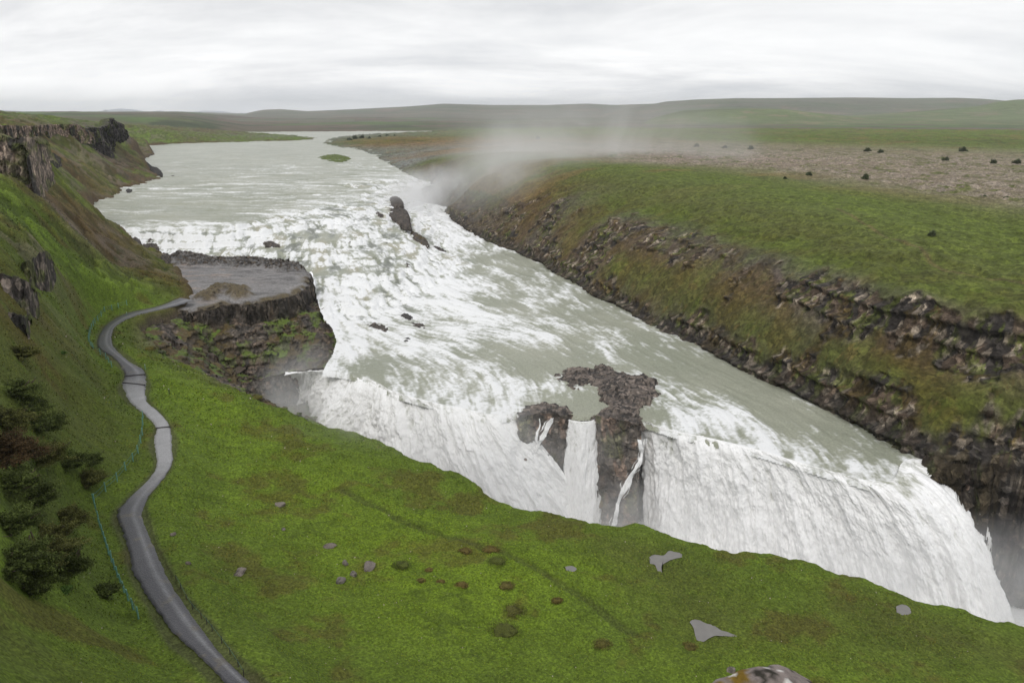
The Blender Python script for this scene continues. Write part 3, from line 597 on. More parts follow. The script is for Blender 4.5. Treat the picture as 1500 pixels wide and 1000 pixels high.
# ------------------------------------------------------------------ rivers
WCt = [  # px, py, z, foam
 (300, 212, 11, .05), (450, 202, 11, .0), (600, 194, 11, .05), (250, 230, 11, .1), (400, 225, 11, .1), (500, 220, 11, .12), (560, 238, 11, .2), (230, 260, 11, .12), (330, 250, 11, .22), (450, 255, 11, .2), (550, 255, 11, .25),
 (150, 300, 11, .2), (200, 290, 11, .25), (300, 280, 11, .3), (400, 280, 11, .3), (500, 275, 11, .28), (190, 318, 11, .22), (250, 324, 11, .22), (340, 322, 11, .22), (400, 305, 11, .3), (480, 292, 11, .4), (530, 282, 10.9, .55), (565, 264, 11, .6), (600, 262, 11, .8),
 (200, 335, 10.6, .8), (260, 336, 10.7, .9), (320, 336, 10.6, .9), (370, 328, 10.6, .6), (430, 316, 10.6, .7), (490, 305, 10.4, .8), (540, 292, 10.3, .85), (585, 280, 9.8, .9),
 (200, 352, 7.6, .9), (240, 364, 6, .95), (300, 366, 5.6, .9), (360, 364, 5.6, .95), (300, 376, 5.2, .45), (370, 376, 5, .4), (420, 384, 4.6, .5), (400, 350, 7.2, .95), (440, 335, 8.4, .75), (430, 350, 7.4, .45), (470, 350, 7.6, .45), (480, 330, 8.8, .9), (520, 320, 8.9, .9), (555, 305, 8.8, .75), (500, 345, 7.6, .7), (440, 372, 5.4, .95), (510, 370, 6, .9),
 (545, 340, 7.4, .9), (575, 325, 7.0, .6), (590, 345, 5.6, .5), (550, 365, 6, .6), (520, 385, 4.8, .6), (560, 382, 4.8, .5), (480, 390, 4.6, .5), (450, 395, 4.4, .35), (485, 400, 4.3, .3), (460, 405, 4.1, .55), (500, 405, 3.6, .9), (575, 400, 3.7, .6), (600, 385, 3.8, .95), (620, 370, 3.6, .95), (605, 355, 4.8, .85),
 (470, 430, 2.6, 1), (480, 455, 1.4, 1), (520, 430, 2.4, 1), (560, 425, 2.2, .95), (600, 410, 2.2, 1), (640, 395, 1.4, 1), (490, 475, .8, 1), (540, 460, 1.1, 1), (590, 445, 1, 1), (640, 425, .6, 1), (560, 488, .6, .75), (600, 478, .5, .75), (640, 455, .3, .95), (690, 450, .1, .8),
 # canyon reach below the ridge
 (622, 300, 0, 1), (640, 318, 0, 1), (655, 335, 0, 1), (640, 345, .3, 1), (665, 355, 0, .7), (690, 350, 0, .9), (655, 368, .3, .9), (700, 375, 0, .35), (740, 375, 0, .3), (690, 395, 0, .55), (740, 410, 0, .3), (660, 405, .3, 1), (680, 420, .2, .95), (720, 430, 0, .25), (790, 410, 0, .3), (760, 425, 0, .5), (800, 445, 0, .35), (840, 430, 0, .3), (740, 455, 0, .35), (700, 470, 0, .95), (780, 485, 0, .75), (850, 470, 0, .35), (820, 500, 0, .6), (900, 470, 0, .3), (930, 490, 0, .3), (880, 500, -.1, .45), (960, 520, -.2, .25), (1000, 545, -.3, .2),
 (500, 520, .2, .9), (530, 510, .3, .8), (600, 510, .2, .8), (660, 500, .2, .75), (700, 495, .1, .3), (740, 505, .1, .2), (680, 520, 0, .5), (620, 540, 0, .35), (720, 530, 0, .5), (800, 520, -.1, .15), (780, 545, -.2, .25), (560, 545, 0, .35), (510, 540, -.1, .45), (480, 535, -.2, .6), (470, 545, -.6, .8), (540, 560, -.5, .6), (600, 570, -.5, .6), (660, 575, -.5, .55), (700, 560, -.3, .5), (740, 580, -.5, .6), (790, 565, -.4, .7), (720, 600, -.8, .6), (800, 580, -.7, .6), (860, 590, -.8, .05), (845, 600, -1, .1),
 (980, 570, -.5, .45), (1000, 590, -.8, .8), (950, 610, -1, .25), (1010, 620, -1.1, .9), (1060, 570, -.5, .25), (1120, 590, -.8, .25), (1080, 610, -1, .6), (1140, 640, -1.3, .65), (1200, 620, -1.1, .3), (1180, 660, -1.6, .6), (1250, 640, -1.3, .35), (1300, 665, -1.5, .4), (1250, 680, -1.8, .5), (1300, 690, -1.9, .35), (1350, 680, -1.7, .6), (1345, 672, -1.5, .5)]
wp = [P(*q[:3]) for q in WCt]; WF = Field([q[:2] for q in wp], [(q[2], q[3]) for q in WCt], .008)
LIP = [(402, 560, -.8), (440, 552, -.8), (482, 551, -.8), (542, 566, -.9), (574, 582, -1), (630, 597, -1), (682, 608, -1.1), (730, 617, -1.2), (756, 612, -1.1), (800, 606, -1.1), (830, 610, -1.1), (850, 613, -1.2), (872, 612, -1.2), (900, 618, -1.2), (940, 624, -1.3), (990, 640, -1.5), (1048, 652, -1.6), (1112, 668, -1.8), (1180, 688, -2), (1230, 702, -2.1), (1280, 714, -2.2), (1318, 712, -2.2), (1330, 690, -2), (1350, 682, -1.8), (1366, 684, -1.8)]
lipw = PP(LIP); lips = smoothline(lipw, 6)
FV = [((250, 345, 9), (245, 365, 6)), ((400, 340, 8), (395, 360, 6)), ((480, 320, 9), (500, 350, 7)), ((560, 300, 9), (590, 330, 6)), ((520, 360, 6), (545, 385, 5)), ((480, 425, 3), (490, 460, 1)), ((560, 410, 3), (590, 440, 1)), ((620, 380, 3), (650, 410, 1)), ((500, 480, .6), (540, 510, .3)), ((600, 470, .3), (680, 485, 0)), ((605, 268, 11), (622, 300, 0)),
      ((645, 340, 0), (700, 385, 0)), ((720, 400, 0), (790, 440, 0)), ((800, 430, 0), (880, 480, 0)), ((700, 470, 0), (800, 500, 0)), ((900, 490, 0), (980, 540, 0)), ((1000, 560, 0), (1100, 610, 0)), ((1150, 600, -1), (1230, 650, -1)), ((1250, 650, -1), (1300, 700, -1)), ((1050, 600, -1), (1090, 650, -1)), ((620, 530, 0), (660, 570, 0)), ((540, 530, 0), (560, 570, 0)), ((740, 560, 0), (750, 600, 0)), ((490, 530, 0), (470, 560, 0)), ((950, 590, -1), (970, 630, -1)),
      ((200, 300, 11), (320, 300, 11)), ((400, 260, 11), (520, 262, 11)), ((350, 225, 11), (450, 225, 11)), ((500, 290, 11), (560, 285, 11)), ((300, 315, 11), (380, 312, 11)), ((550, 240, 11), (600, 250, 11))]
fa = [(np.array(P(*a)), np.array(P(*b))) for a, b in FV]
fdir = [((b - a)[:2] / np.linalg.norm((b - a)[:2])) for a, b in fa]
FF = Field([((a + b) / 2)[:2] for a, b in fa], fdir, .05)
rows = logrows((92, 300, 880), (300, 520, 260), (520, 1700, 220)); nth = int(1150 * Q)
th = np.radians(np.linspace(-38, 36, nth)); X, Y = polar(-38, 36, nth, rows); R = np.hypot(X, Y)
WV = WF(X, Y); Zw = WV[..., 0]; Fo = np.clip(WV[..., 1], 0, 1)
Zw = np.where(R > 480, np.minimum(Zw, 11) * 0 + 11, Zw); Zw = np.clip(Zw, -2.4, 11)
Fd = FF(X, Y); Fd /= np.linalg.norm(Fd, axis=-1, keepdims=True) + 1e-6
# line-integral streaks: drag noise along the current
dth = th[1] - th[0]; lr = np.log(rows)
def lic(src, length, steps):
    T = np.arctan2(X, Y); acc = src.copy(); wsum = 1.0
    ex = Fd[..., 0]; ey = Fd[..., 1]; sT, cT = np.sin(T), np.cos(T)
    vr = (ex * sT + ey * cT); vt = (ex * cT - ey * sT) / R      # d r, d theta per metre
    drow = np.gradient(rows)[:, None]
    gi0, gj0 = np.meshgrid(np.arange(src.shape[0]), np.arange(src.shape[1]), indexing='ij')
    for sgn in (-1, 1):
        gi = gi0.astype(F32); gj = gj0.astype(F32)
        for k in range(steps):
            ii = np.clip(gi, 0, src.shape[0] - 1).astype(np.int32); jj = np.clip(gj, 0, src.shape[1] - 1).astype(np.int32)
            gi = gi + sgn * (vr[ii, jj] * length / steps / drow[ii, 0]).astype(F32); gj = gj + sgn * (vt[ii, jj] * length / steps / dth).astype(F32)
            ii = np.clip(gi, 0, src.shape[0] - 1).astype(np.int32); jj = np.clip(gj, 0, src.shape[1] - 1).astype(np.int32)
            w = 1 - k / steps; acc = acc + src[ii, jj] * w; wsum += w
    return acc / wsum
nz1 = fbm(X / 1.6, Y / 1.6, 3, 501); nz2 = fbm(X / 5, Y / 5, 4, 507); nz3 = fbm(X / .7, Y / .7, 2, 513)
L1 = lic(nz1, 5, 10); L1 /= L1.std(); L2 = lic(nz2, 9, 10); L2 /= L2.std(); L3 = lic(nz3, 2.2, 6); L3 /= L3.std()
casc = sst(.25, 1.2, Zw) * sst(10.98, 10.5, Zw)
# terraces in the cascade
tq = 1.9; zt = (Zw + nz2 * .6) / tq; Zt = tq * (np.floor(zt) + sst(.5, .9, zt % 1)) - nz2 * .6
Zw2 = Zw + (Zt - Zw) * casc * .9; tread = sst(.55, .35, zt % 1) * sst(.0, .12, zt % 1) * casc
rough = .10 + .35 * Fo * sst(700, 300, R); Zw2 = Zw2 + rough * (L1 * .28 + L2 * .35 + L3 * .12) + .12 * nz2
wav = fbm(X / 18 + nz2 * .5, Y / 4.5, 4, 521); up = sst(10.5, 10.95, Zw) 
Zw2 = Zw2 + up * wav * .35
ridge = 1 - np.abs(nz2) * 2.0; ridge2 = 1 - np.abs(fbm(X / 2.4 + nz1 * .4, Y / 2.4, 4, 527)) * 2.4
V = np.stack([X, Y, Zw2], -1); nn = gradn(V)
slope = np.clip(1 - nn[..., 2], 0, 1)
lace = .5 * np.clip(lic(np.clip(ridge2, -1, 1), 2.5, 6), -1, 1) + .3 * np.clip(ridge, -1, 1)
wx = fbm(X / 3, Y / 3, 3, 541); wy = fbm(X / 3, Y / 3, 3, 543)
g1 = cells(X / 2.1 + wx * .9, Y / 2.1 + wy * .9, 545)[1]; g2 = cells(X / .8 + wx * 1.1, Y / .8 + wy * 1.1, 547)[1]
net = (1 - sst(0, .22, g1)) * .6 + (1 - sst(0, .28, g2)) * .45
net = lic(net, 1.6, 5)
foam = Fo * .92 - .17 + .10 * L1 + .16 * L2 + .07 * L3 + .08 * lace + (.75 * net - .12) * sst(.02, .40, Fo) + .12 * nz3 + .10 * nz1
foam = foam - .30 * casc * (slope < .03) * sst(-.3, .8, L2) * (Fo < .96)
foam = foam + sst(.03, .2, slope) * casc * .35 - tread * .34 * sst(-.6, .5, L2 + .4 * nz2) - casc * .24 * sst(.1, 1.3, -L1)  # last term greys the streaks, painting shading of the drops into the foam
foam = np.where(up > .5, Fo * .85 - .08 + .30 * wav * sst(0, .2, Fo) + .12 * L1 + .10 * nz3, foam)
# waves breaking into streaks on the upper river
yb = fbm(X / 30, Y / 2.2, 4, 533); foam = foam + up * sst(.2, .7, yb) * .35 * sst(.05, .25, Fo)
tint = casc * sst(.4, 1.4, L2) * .6 + .15 - 1.0 * casc * sst(.0, 1.2, -L2) * sst(.1, .02, slope)
insW = np.ones(X.shape, bool)
dl = polydist(X, Y, lips)
gorge = np.vstack([lips[:, :2], [(lips[-1, 0] + 200, lips[-1, 1] - 10), (200, 0), (-150, 0), (-150, lips[0, 1] - 4), (lips[0, 0] - 30, lips[0, 1] + 2)]])
sG = np.where(inside(X, Y, gorge), dl, -dl)
foam = foam + sst(-6, 0, sG + 2.4 * L2 + 1.5 * nz1) * .14
Zw3 = Zw + (Zw2 - Zw) * (.12 + .88 * sst(-1.2, -6, sG)) - np.clip(sG + 1.9, 0, 3) ** 2 * .45
V = np.stack([X, Y, Zw3], -1)
Lh = ~((X < -36) & (Y < 128))
ravine_block = inside(X, Y, np.array([P(*q)[:2] for q in [(200, 455, 0), (300, 425, 0), (440, 395, 5), (457, 402, 3), (464, 440, 1.5), (470, 462, .8), (486, 485, 0), (493, 503, 0), (487, 520, 0), (470, 536, -.3), (440, 548, -.5), (400, 562, -.8), (300, 620, 0), (100, 560, 0)]]))
keep = ((sG < -.5) & Lh & ~ravine_block & ~((X < -43) & (Y < 159)) & ~((X < -38.5) & (Y < 150)))[:-1, :-1]
insL = inside(X, Y, Lpoly) & (polydist(X, Y, Lb) > 9); insR = inside(X, Y, Rpoly) & (polydist(X, Y, Rb) > 9)
keep &= ~(insL | insR)[:-1, :-1]
tag(grid_mesh('river', V, {'foam': foam, 'tint': tint}, keep, M_water), 'grey green glacial river tumbling over the upper cascade', kind='structure')

# ------------------------------------------------------------------ lower falls
def sheet(name, top, bot, nu, nv, seed, dens=None, amp=1.0, label=None, fo=.75, power=1.9, pw=1.0, ftop=None):
    top = resample(smoothline(top, 8), nu); bot = resample(smoothline(bot, 8), nu)
    v = np.linspace(0, 1, nv)[:, None, None]
    # horizontal travel early, vertical drop quadratic: a thrown jet
    hxy = top[None, :, :2] + (bot[None, :, :2] - top[None, :, :2]) * np.concatenate([v ** pw, v], -1)
    zz = top[None, :, 2:] + (bot[None, :, 2:] - top[None, :, 2:]) * v ** 2
    # irregular lip
    V = np.concatenate([hxy, zz], -1)
    H = abs((bot[:, 2] - top[:, 2]).mean()); U = np.r_[0, np.cumsum(np.linalg.norm(np.diff(top[:, :2], axis=0), axis=1))][None, :] * np.ones((nv, 1)); S = v[..., 0] * H * np.ones((1, nu))
    nrm = gradn(V); out = nrm.copy(); out[..., 2] = 0; sgn = np.sign(-(out[..., 1:2])); sgn[sgn == 0] = 1; out = out * sgn; out /= np.linalg.norm(out, axis=-1, keepdims=True) + 1e-6
    vv = v[..., 0]
    V[..., 1] += (fbm(U / 4, U * 0, 4, seed + 31) * .3 + fbm(U / .9, U * 0, 3, seed + 33) * .12) * sst(.35, .1, vv) * sst(0, .05, vv) * amp; V[..., 2] += fbm(U / 1.1, S / 1.1, 3, seed + 35) * .28 * sst(.0, .06, vv) * sst(.2, .06, vv) * amp
    big = fbm(U / 7, S / 26, 3, seed); col_ = fbm(U / 1.5, S / 9 + big, 4, seed + 5); cl = fbm(U / .9, S / 2.0, 4, seed + 9, .62); ed = fbm(U / .4, S / 2.2, 3, seed + 13)
    bil = 1 - np.abs(fbm(U / 2.2, S / 7.0, 3, seed + 21)) * 1.6
    d_ = (big * 1.5 * sst(0, .3, vv) + col_ * .60 * sst(0, .15, vv) + (cl * .46 + ed * .16 + bil * .15) * sst(0.1, .6, vv)) * amp
    V = V + out * d_[..., None]
    foam = fo + .10 * big - .30 * sst(.1, .9, -col_) * sst(.9, .2, vv) + .26 * cl + .2 * vv
    if ftop is not None:
        f0 = ftop(V[:1, :, 0], V[:1, :, 1])[..., 1] * .92 + .06 + .16 * fbm(U / 1.2, S / 1.6, 4, seed + 45) + .12 * col_
        foam = f0 + (foam - f0) * sst(.06, .30, vv + .12 * fbm(U / 3, U * 0, 3, seed + 41) + .06 * fbm(U / .8, S * 0, 3, seed + 43))
    dn = np.full(U.shape, 1.5) if dens is None else dens(U / U.max(), vv, U, S, seed)
    fl = np.stack([U * 1.4 + .5 * big, S * .55 + .1 * cl, big * 0], -1)
    o = grid_mesh(name, V, {'foam': foam, 'flow': fl, 'dens': dn}, None, M_fall)
    tag(o, label, kind='structure'); return o
def lipseg(x0, x1):
    l = [q for q in LIP if x0 < q[0] < x1]; a = np.array(LIP, float)
    f = lambda x: (x, float(np.interp(x, a[:21, 0], a[:21, 1])), float(np.interp(x, a[:21, 0], a[:21, 2])))
    return PP([f(x0)] + l + ([f(x1)] if x1 < 1290 else []))
top = lipseg(412, 757); top[:, 1] += 2.0; top[:, 2] = WF(top[:, 0], top[:, 1])[..., 0] + .05
bot = PP([(398, 650, -22), (440, 700, -22), (520, 730, -22), (610, 765, -22), (700, 790, -22), (780, 790, -22), (845, 775, -22), (884, 772, -22)])
bot[:, 1] -= 2.0 * np.sin(np.linspace(0, math.pi, len(bot)))
SHTL = sheet('waterfall', top, bot, int(520 * Q), int(300 * Q), 601, None, 1.1, 'broad white left section of the lower waterfall', pw=1.9, ftop=WF)
top = lipseg(938, 1330)[:-0 or None]; top[:, 1] += 1.0
top = np.vstack([PP([(939, 624, -1.3)]), lipw[15:]]); top[:, 1] += 2.0; top[:, 2] = WF(top[:, 0], top[:, 1])[..., 0] + .05
bot = PP([(933, 775, -22), (990, 792, -22), (1060, 815, -22), (1130, 835, -22), (1220, 858, -22), (1320, 882, -22), (1400, 900, -22), (1450, 908, -22), (1484, 903, -22), (1496, 890, -22)])
bot[:, 1] -= 4.5 * np.sin(np.linspace(0, math.pi, len(bot))) ** .7
def ragged(u, v, U, S, seed): return 1.5 - 1.3 * sst(.985, 1.0, u) * 1 - .9 * sst(.015, 0, u)
sheet('waterfall', top, bot, int(620 * Q), int(330 * Q), 701, ragged, 1.0, 'broad white right section of the lower waterfall', .72, ftop=WF)
def ragm(u, v, U, S, seed):
    e_ = np.minimum(u, 1 - u); return .25 + 1.3 * sst(.0, .18, e_ + .05 * fbm(U * 0 + S / 3, U * 0, 3, seed)) + .35 * fbm(U / .6, S / 5, 3, seed + 3) - .35 * sst(.12, 0, np.abs(u - .42 + .04 * fbm(S / 6, S * 0, 2, 9)))
sheet('waterfall', PP([(830, 612, -1.2), (850, 616, -1.2), (868, 614, -1.2), (874, 606, -1.1)]) - (0, .3, 0), PP([(822, 772, -22), (845, 782, -22), (870, 782, -22), (884, 778, -22)]), 110, 260, 801, ragm, .35, 'narrow middle strand between the two dark rocks', .7)
def ragt(u, v, U, S, seed):
    e_ = np.minimum(u, 1 - u); return .15 + .9 * sst(0, .45, e_) + .6 * fbm(U / .35, S / 3, 3, seed + 3)
def strand(pix, w, seed, label):
    c_ = resample(smoothline(PP(pix), 6), 60); u = np.linspace(-1, 1, 14)[None, :, None]
    wv = (w * (1 + .4 * fbm(np.linspace(0, 6, 60), np.zeros(60), 3, seed)))[:, None, None]
    for q in c_:
        jc = int(np.argmin(np.abs(wt2[:, 0] - q[0]))); ir = int(np.argmin(np.abs(WALL[:, jc, 2] - q[2]))); q[1] = WALL[max(0, ir - 4):ir + 5, max(0, jc - 4):jc + 5, 1].min() + .1
    V = c_[:, None, :] + np.concatenate([u * wv, -.45 + .3 * np.abs(u) * wv, u * wv * 0], -1)
    U = (u[..., 0] + 1) * w * np.ones((60, 1)); S = np.cumsum(np.r_[0, np.linalg.norm(np.diff(c_, axis=0), axis=1)])[:, None] * np.ones((1, 14))
    tag(grid_mesh('waterfall', V, {'foam': .7 + .2 * fbm(U / .3, S / 2, 3, seed), 'flow': np.stack([U * 2, S * .5, U * 0], -1), 'dens': ragt(u[..., 0] / 2 + .5, 0, U, S, seed)}, None, M_fall), label, kind='structure')
# gorge bottom water, foaming
gx = np.linspace(-100, 130, int(280 * Q)); gy = np.linspace(40, 236, int(300 * Q)); X, Y = np.meshgrid(gx, gy)
nz = fbm(X / 4, Y / 4, 5, 851); tag(grid_mesh('river', np.stack([X, Y, -21.6 + nz * .5], -1), {'foam': .75 + nz * .3, 'tint': nz * 0}, None, M_water), 'foaming white water in the gorge below the waterfall', kind='structure')

# rock wall behind the falls
wt = PP([(330, 575, -3), (400, 557, -1.8), (482, 548, -1.8), (574, 578, -2), (682, 603, -2.2), (745, 609, -2.2), (762, 611, -.5), (800, 605, -.3), (833, 608, -.7), (852, 610, -2.2), (868, 609, -2), (874, 609, -.3), (905, 615, 0), (938, 621, -.5), (948, 622, -2.4), (1048, 646, -2.7), (1180, 682, -3), (1280, 706, -3.2), (1330, 684, -3), (1366, 680, -3), (1420, 700, -3)])
wt2 = resample(smoothline(wt, 6), int(900 * Q)); nv = int(220 * Q); v = np.linspace(0, 1, nv)[:, None]
U = np.r_[0, np.cumsum(np.linalg.norm(np.diff(wt2[:, :2], axis=0), axis=1))][None, :] * np.ones((nv, 1))
Zc = wt2[None, :, 2] + (-24 - wt2[None, :, 2]) * v
b1 = cells(U / 2.6, Zc / 4.5 + fbm(U / 5, Zc / 5, 3, 861) * .4, 863); b2 = cells(U / .9, Zc / 1.6, 867)
ds = (b1[2] - .5) * 1.3 + (b2[2] - .5) * .5 + fbm(U / 1.2, Zc / 1.2, 4, 869) * .5 + (sst(.2, .5, np.abs((Zc / 4.2) % 1 - .5)) - .5) * .6
V = np.stack([wt2[None, :, 0] + 0 * v, wt2[None, :, 1] - ds * .8 + .2 + (1 - sst(-9, -4, wt2[:, 0]) * sst(27, 22, wt2[:, 0]))[None] * (3.0 + 2 * v) * sst(58, 45, wt2[:, 0])[None] - 1.0 * v , Zc], -1)
c = np.where((b2[2] > .7)[..., None], np.array((.24, .175, .135), F32), np.array((.15, .128, .108), F32)).astype(F32)
c = mixc(c, (.13, .14, .05), sst(.2, .7, fbm(U / 2.5, Zc / 5, 4, 871)) * .6); c = mixc(c, (.05, .045, .04), sst(.2, .8, fbm(U / 2, Zc / 6, 4, 873)) * .6)
WALL = V
tag(grid_mesh('cliff', V, {'col': c, 'rk': c[..., 0] * 0 + .8}, None, M_rock, None, False), 'dark wet rock face between the white falls', 'rock face', kind='structure')

strand([(937, 640, -3), (936, 658, -6), (928, 672, -8), (915, 690, -10.5), (905, 715, -14), (898, 740, -17.5), (896, 768, -21)], .9, 811, 'thin side strand slanting down the dark right rock')
strand([(808, 606, -1.2), (800, 620, -3), (790, 632, -5), (783, 645, -7)], .7, 815, 'thin trickle veil running down the left rock')
strand([(789, 602, -1.2), (790, 614, -2.6), (784, 628, -4.4), (790, 645, -6.6), (798, 662, -9)], .35, 817, 'wispy trickle on the left rock face')


# ------------------------------------------------------------------ rock patches in the river
def rock_patch(name, pix, z, h, res, seed, label, cat, base=None, edge=1.2, group=None, colA=(.20, .165, .14), colB=(.055, .048, .044), moss=0., tilt=(0, 0), blk=1.6):
    pp = np.array([P(a, b, z)[:2] for a, b in pix]); pp = smoothline(np.vstack([pp, pp[:1]]), 5)[:-1]
    base = z - 1.5 if base is None else base
    xs = np.arange(pp[:, 0].min() - 1.5, pp[:, 0].max() + 1.5, res); ys = np.arange(pp[:, 1].min() - 1.5, pp[:, 1].max() + 1.5, res)
    X, Y = np.meshgrid(xs, ys); ns = fbm(X / (blk * .6), Y / (blk * .6), 4, seed); nm = fbm(X / 5, Y / 5, 3, seed + 2)
    d = polydist(X, Y, np.vstack([pp, pp[:1]])); s = np.where(inside(X, Y, pp), d, -d) + ns * edge * .6 + nm * edge * .3
    a = cells(X / blk + ns * .25, Y / (blk * .6) + ns * .25, seed + 5); b = cells(X / (blk * .35) + ns * .2, Y / (blk * .25), seed + 7)
    k = sst(-.2, edge, s); k = k * .6 + .4 * sst(0, edge * 3.2, s)
    H = base + (z - base) * sst(-.5, .1, s) + h * k * (.75 + .35 * nm) + k * ((a[2] - .5) * .5 + (b[2] - .5) * .25) * min(1, h) + ns * .12 - .1 * k * sst(.12, 0, a[1]) * h
    H = H + tilt[0] * (X - X.mean()) + tilt[1] * (Y - Y.mean())
    c = np.where((a[2] > .5)[..., None], np.array(colA, F32), (np.array(colA, F32) + np.array(colB, F32)) / 2); c = np.where((b[2] > .72)[..., None], np.array(colB, F32), c).astype(F32)
    if moss: c = mixc(c, OB, sst(.0, .5, fbm(X / 2, Y / 2, 3, seed + 9) + moss - .5))
    c0 = np.array([pp[:, 0].mean(), pp[:, 1].mean(), base])
    keep = (s > -.6)[:-1, :-1]
    o = grid_mesh(name, np.stack([X, Y, H], -1) - c0, {'col': c, 'rk': c[..., 0] * 0 + .6}, keep, M_rock, None, False); o.location = c0
    return tag(o, label, cat, group)
rock_patch('river_rock', [(808, 562), (810, 553), (822, 547), (845, 543), (862, 546), (872, 541), (905, 547), (935, 556), (958, 566), (966, 580), (962, 588), (948, 594), (938, 600), (940, 614), (937, 624), (905, 618), (873, 613), (872, 608), (884, 603), (893, 598), (880, 588), (873, 576), (862, 570), (852, 577), (838, 574), (824, 568)], -1, 2.0, .16, 901, 'large dark brown jagged rock island splitting the river above the lower falls', 'rock', -1.8, 1.2)
rock_patch('river_rock', [(757, 606), (762, 598), (780, 594), (800, 592), (820, 596), (836, 602), (834, 609), (800, 607), (762, 612)], -1.2, 1.2, .16, 905, 'low dark rock ledge with trickles at the left of the middle strand', 'rock', -2, .9)
RR = [([(564, 303), (574, 302), (584, 306), (594, 308), (598, 318), (600, 332), (590, 329), (580, 322), (568, 312)], 7.2, .9, 'brown split rock rib beside the upper fall'),
      ([(598, 330), (606, 340), (620, 347), (626, 358), (616, 356), (604, 346)], 4.3, .8, 'mossy brown rock below the brown rib at the cascade edge'),
      ([(624, 358), (640, 362), (652, 367), (645, 370), (630, 366)], 1.0, .9, 'flat dark rock at the foot of the cascade ridge'),
      ([(503, 343), (510, 342), (516, 350), (519, 364), (508, 364), (503, 354)], 5.4, 1.8, 'upright grey rock standing in the white cascade'),
      ([(526, 366), (534, 365), (538, 369), (530, 371)], 5.2, .7, 'small brown rock below the upright grey rock'),
      ([(546, 312), (556, 312), (562, 318), (556, 319)], 7.6, .9, 'small brown rock left of the rock rib'),
      ([(560, 356), (572, 358), (577, 366), (568, 366)], 5.0, 1.1, 'dark rock poking out in the middle of the cascade'),
      ([(537, 476), (552, 473), (566, 482), (568, 489), (552, 487)], .5, .7, 'flat grey rock in the foam below the cascade'),
      ([(588, 462), (596, 460), (604, 466), (598, 468)], .7, .7, 'small black rock topmost of the foam rocks'),
      ([(592, 498), (600, 494), (600, 502), (594, 503)], .3, .6, 'small black rock lowest in the foam'),
      ([(600, 472), (616, 474), (620, 482), (606, 480)], .4, .5, 'low wet rock among the foam rocks'),
      ([(671, 386), (678, 385), (680, 389), (673, 390)], 0, .9, 'lone black rock in the canyon water'),
      ([(636, 442), (652, 446), (660, 450), (648, 451)], .3, .5, 'dark wet rock at the edge of the foam apron'),
      ([(594, 385), (600, 388), (599, 392), (594, 390)], 3.8, .6, 'tiny dark rock in the lower cascade'),
      ([(380, 352), (400, 354), (410, 360), (398, 362), (386, 358)], 6.2, .8, 'flat brown rock in the left cascade'),
      ([(572, 290), (584, 290), (590, 300), (578, 301)], 8.8, .9, 'dark hollow rock under the upper fall'),
      ([(208, 360), (222, 354), (232, 362), (228, 370), (214, 372)], 6.2, 2.0, 'rounded grey boulder at the bank beside the left cascade'),
      ([(190, 352), (202, 350), (206, 358), (196, 361)], 8, 1.1, 'low dark rock between the grass and the left cascade'),
      ([(232, 376), (245, 374), (249, 384), (238, 385)], 7.4, 1.6, 'dark boulder on the platform corner by the grass'),
      ([(184, 279), (190, 278), (194, 281), (190, 284), (185, 283)], 11, 1.3, 'lone black rock in the river by the left bank'),
      ([(203, 243), (214, 240), (225, 247), (236, 252), (238, 260), (226, 256), (212, 248)], 11, 2.6, 'black rock spit reaching into the upper river'),
      ([(213, 228), (221, 226), (224, 228), (217, 230)], 11, 2.0, 'dark rock point at the far left shore'),
      ([(250, 258), (255, 258), (256, 260), (251, 260)], 11, .9, 'tiny rock in open water off the rock spit')]
for i, (pix, z, h, lab) in enumerate(RR):
    rock_patch('river_rock', pix, z - .3, h, .16 if z < 9 else .3, 920 + 11 * i, lab, 'rock', None, .8, 'rocks standing in the river', colA=(.12, .098, .08) if 'black' not in lab else (.05, .048, .046), blk=1.1, moss=.45 if 'mossy' in lab else 0)
rock_patch('islet', [(466, 231), (478, 228), (495, 227), (512, 231), (510, 235), (496, 238), (478, 235)], 10.9, .9, .5, 1301, 'low green islet in the upper river', 'islet', None, 2.0, None, GM, GO, 0)

# ------------------------------------------------------------------ far land and hills
def ridge_mesh(name, sil, D, depth, base, col_, label, seed, th_pad=2.0, rough_=.02, detail=1.0):
    """hill range: crest outline at distance D, sloping ground in front and behind"""
    sil = np.array(sil, float); n = int(700 * Q); pxs = np.linspace(sil[0, 0], sil[-1, 0], n)
    pys = np.interp(pxs, sil[:, 0], sil[:, 1])
    k = np.ones(9) / 9; pys = np.convolve(np.pad(pys, 4, 'edge'), k, 'valid')
    crest = np.array([PD(a, b, D) for a, b in zip(pxs, pys)]); ang = crest[:, 0] / crest[:, 1]
    m = int(110 * Q); v = np.linspace(-1, 1, m)[:, None]; d = D + v * depth * np.where(v < 0, 1, .6)
    hgt = (crest[None, :, 2] - base) * np.exp(-(np.abs(v) / .42) ** 1.7)
    x = ang[None, :] * d; y = d * np.ones((1, n))
    e = fbm(x / (depth * .22), y / (depth * .22), 6, seed, .55); hgt = hgt * (1 + rough_ * 0 + .28 * e * (np.abs(v) > .02) * sst(0, .35, np.abs(v)))
    z = base + hgt - 60 * sst(.93, 1, np.abs(v)) - 6 * sst(.7, 1, np.abs(v))
    fade = sst(0, .04, np.linspace(0, 1, n)) * sst(1, .96, np.linspace(0, 1, n)); z = (base - 5) + (z - base + 5) * fade[None]
    c = np.zeros(x.shape + (3,), F32) + np.array(col_[0], F32); c = mixc(c, col_[1], sst(-.1, .5, fbm(x / (depth * .5), y / (depth * .08), 5, seed + 3, .6))); c = mixc(c, col_[2], sst(.2, .7, fbm(x / (depth * .1), y / (depth * .1), 5, seed + 5, .6)))
    tag(grid_mesh(name, np.stack([x, y, z], -1), {'col': c}, None, M_far), label, kind='structure')
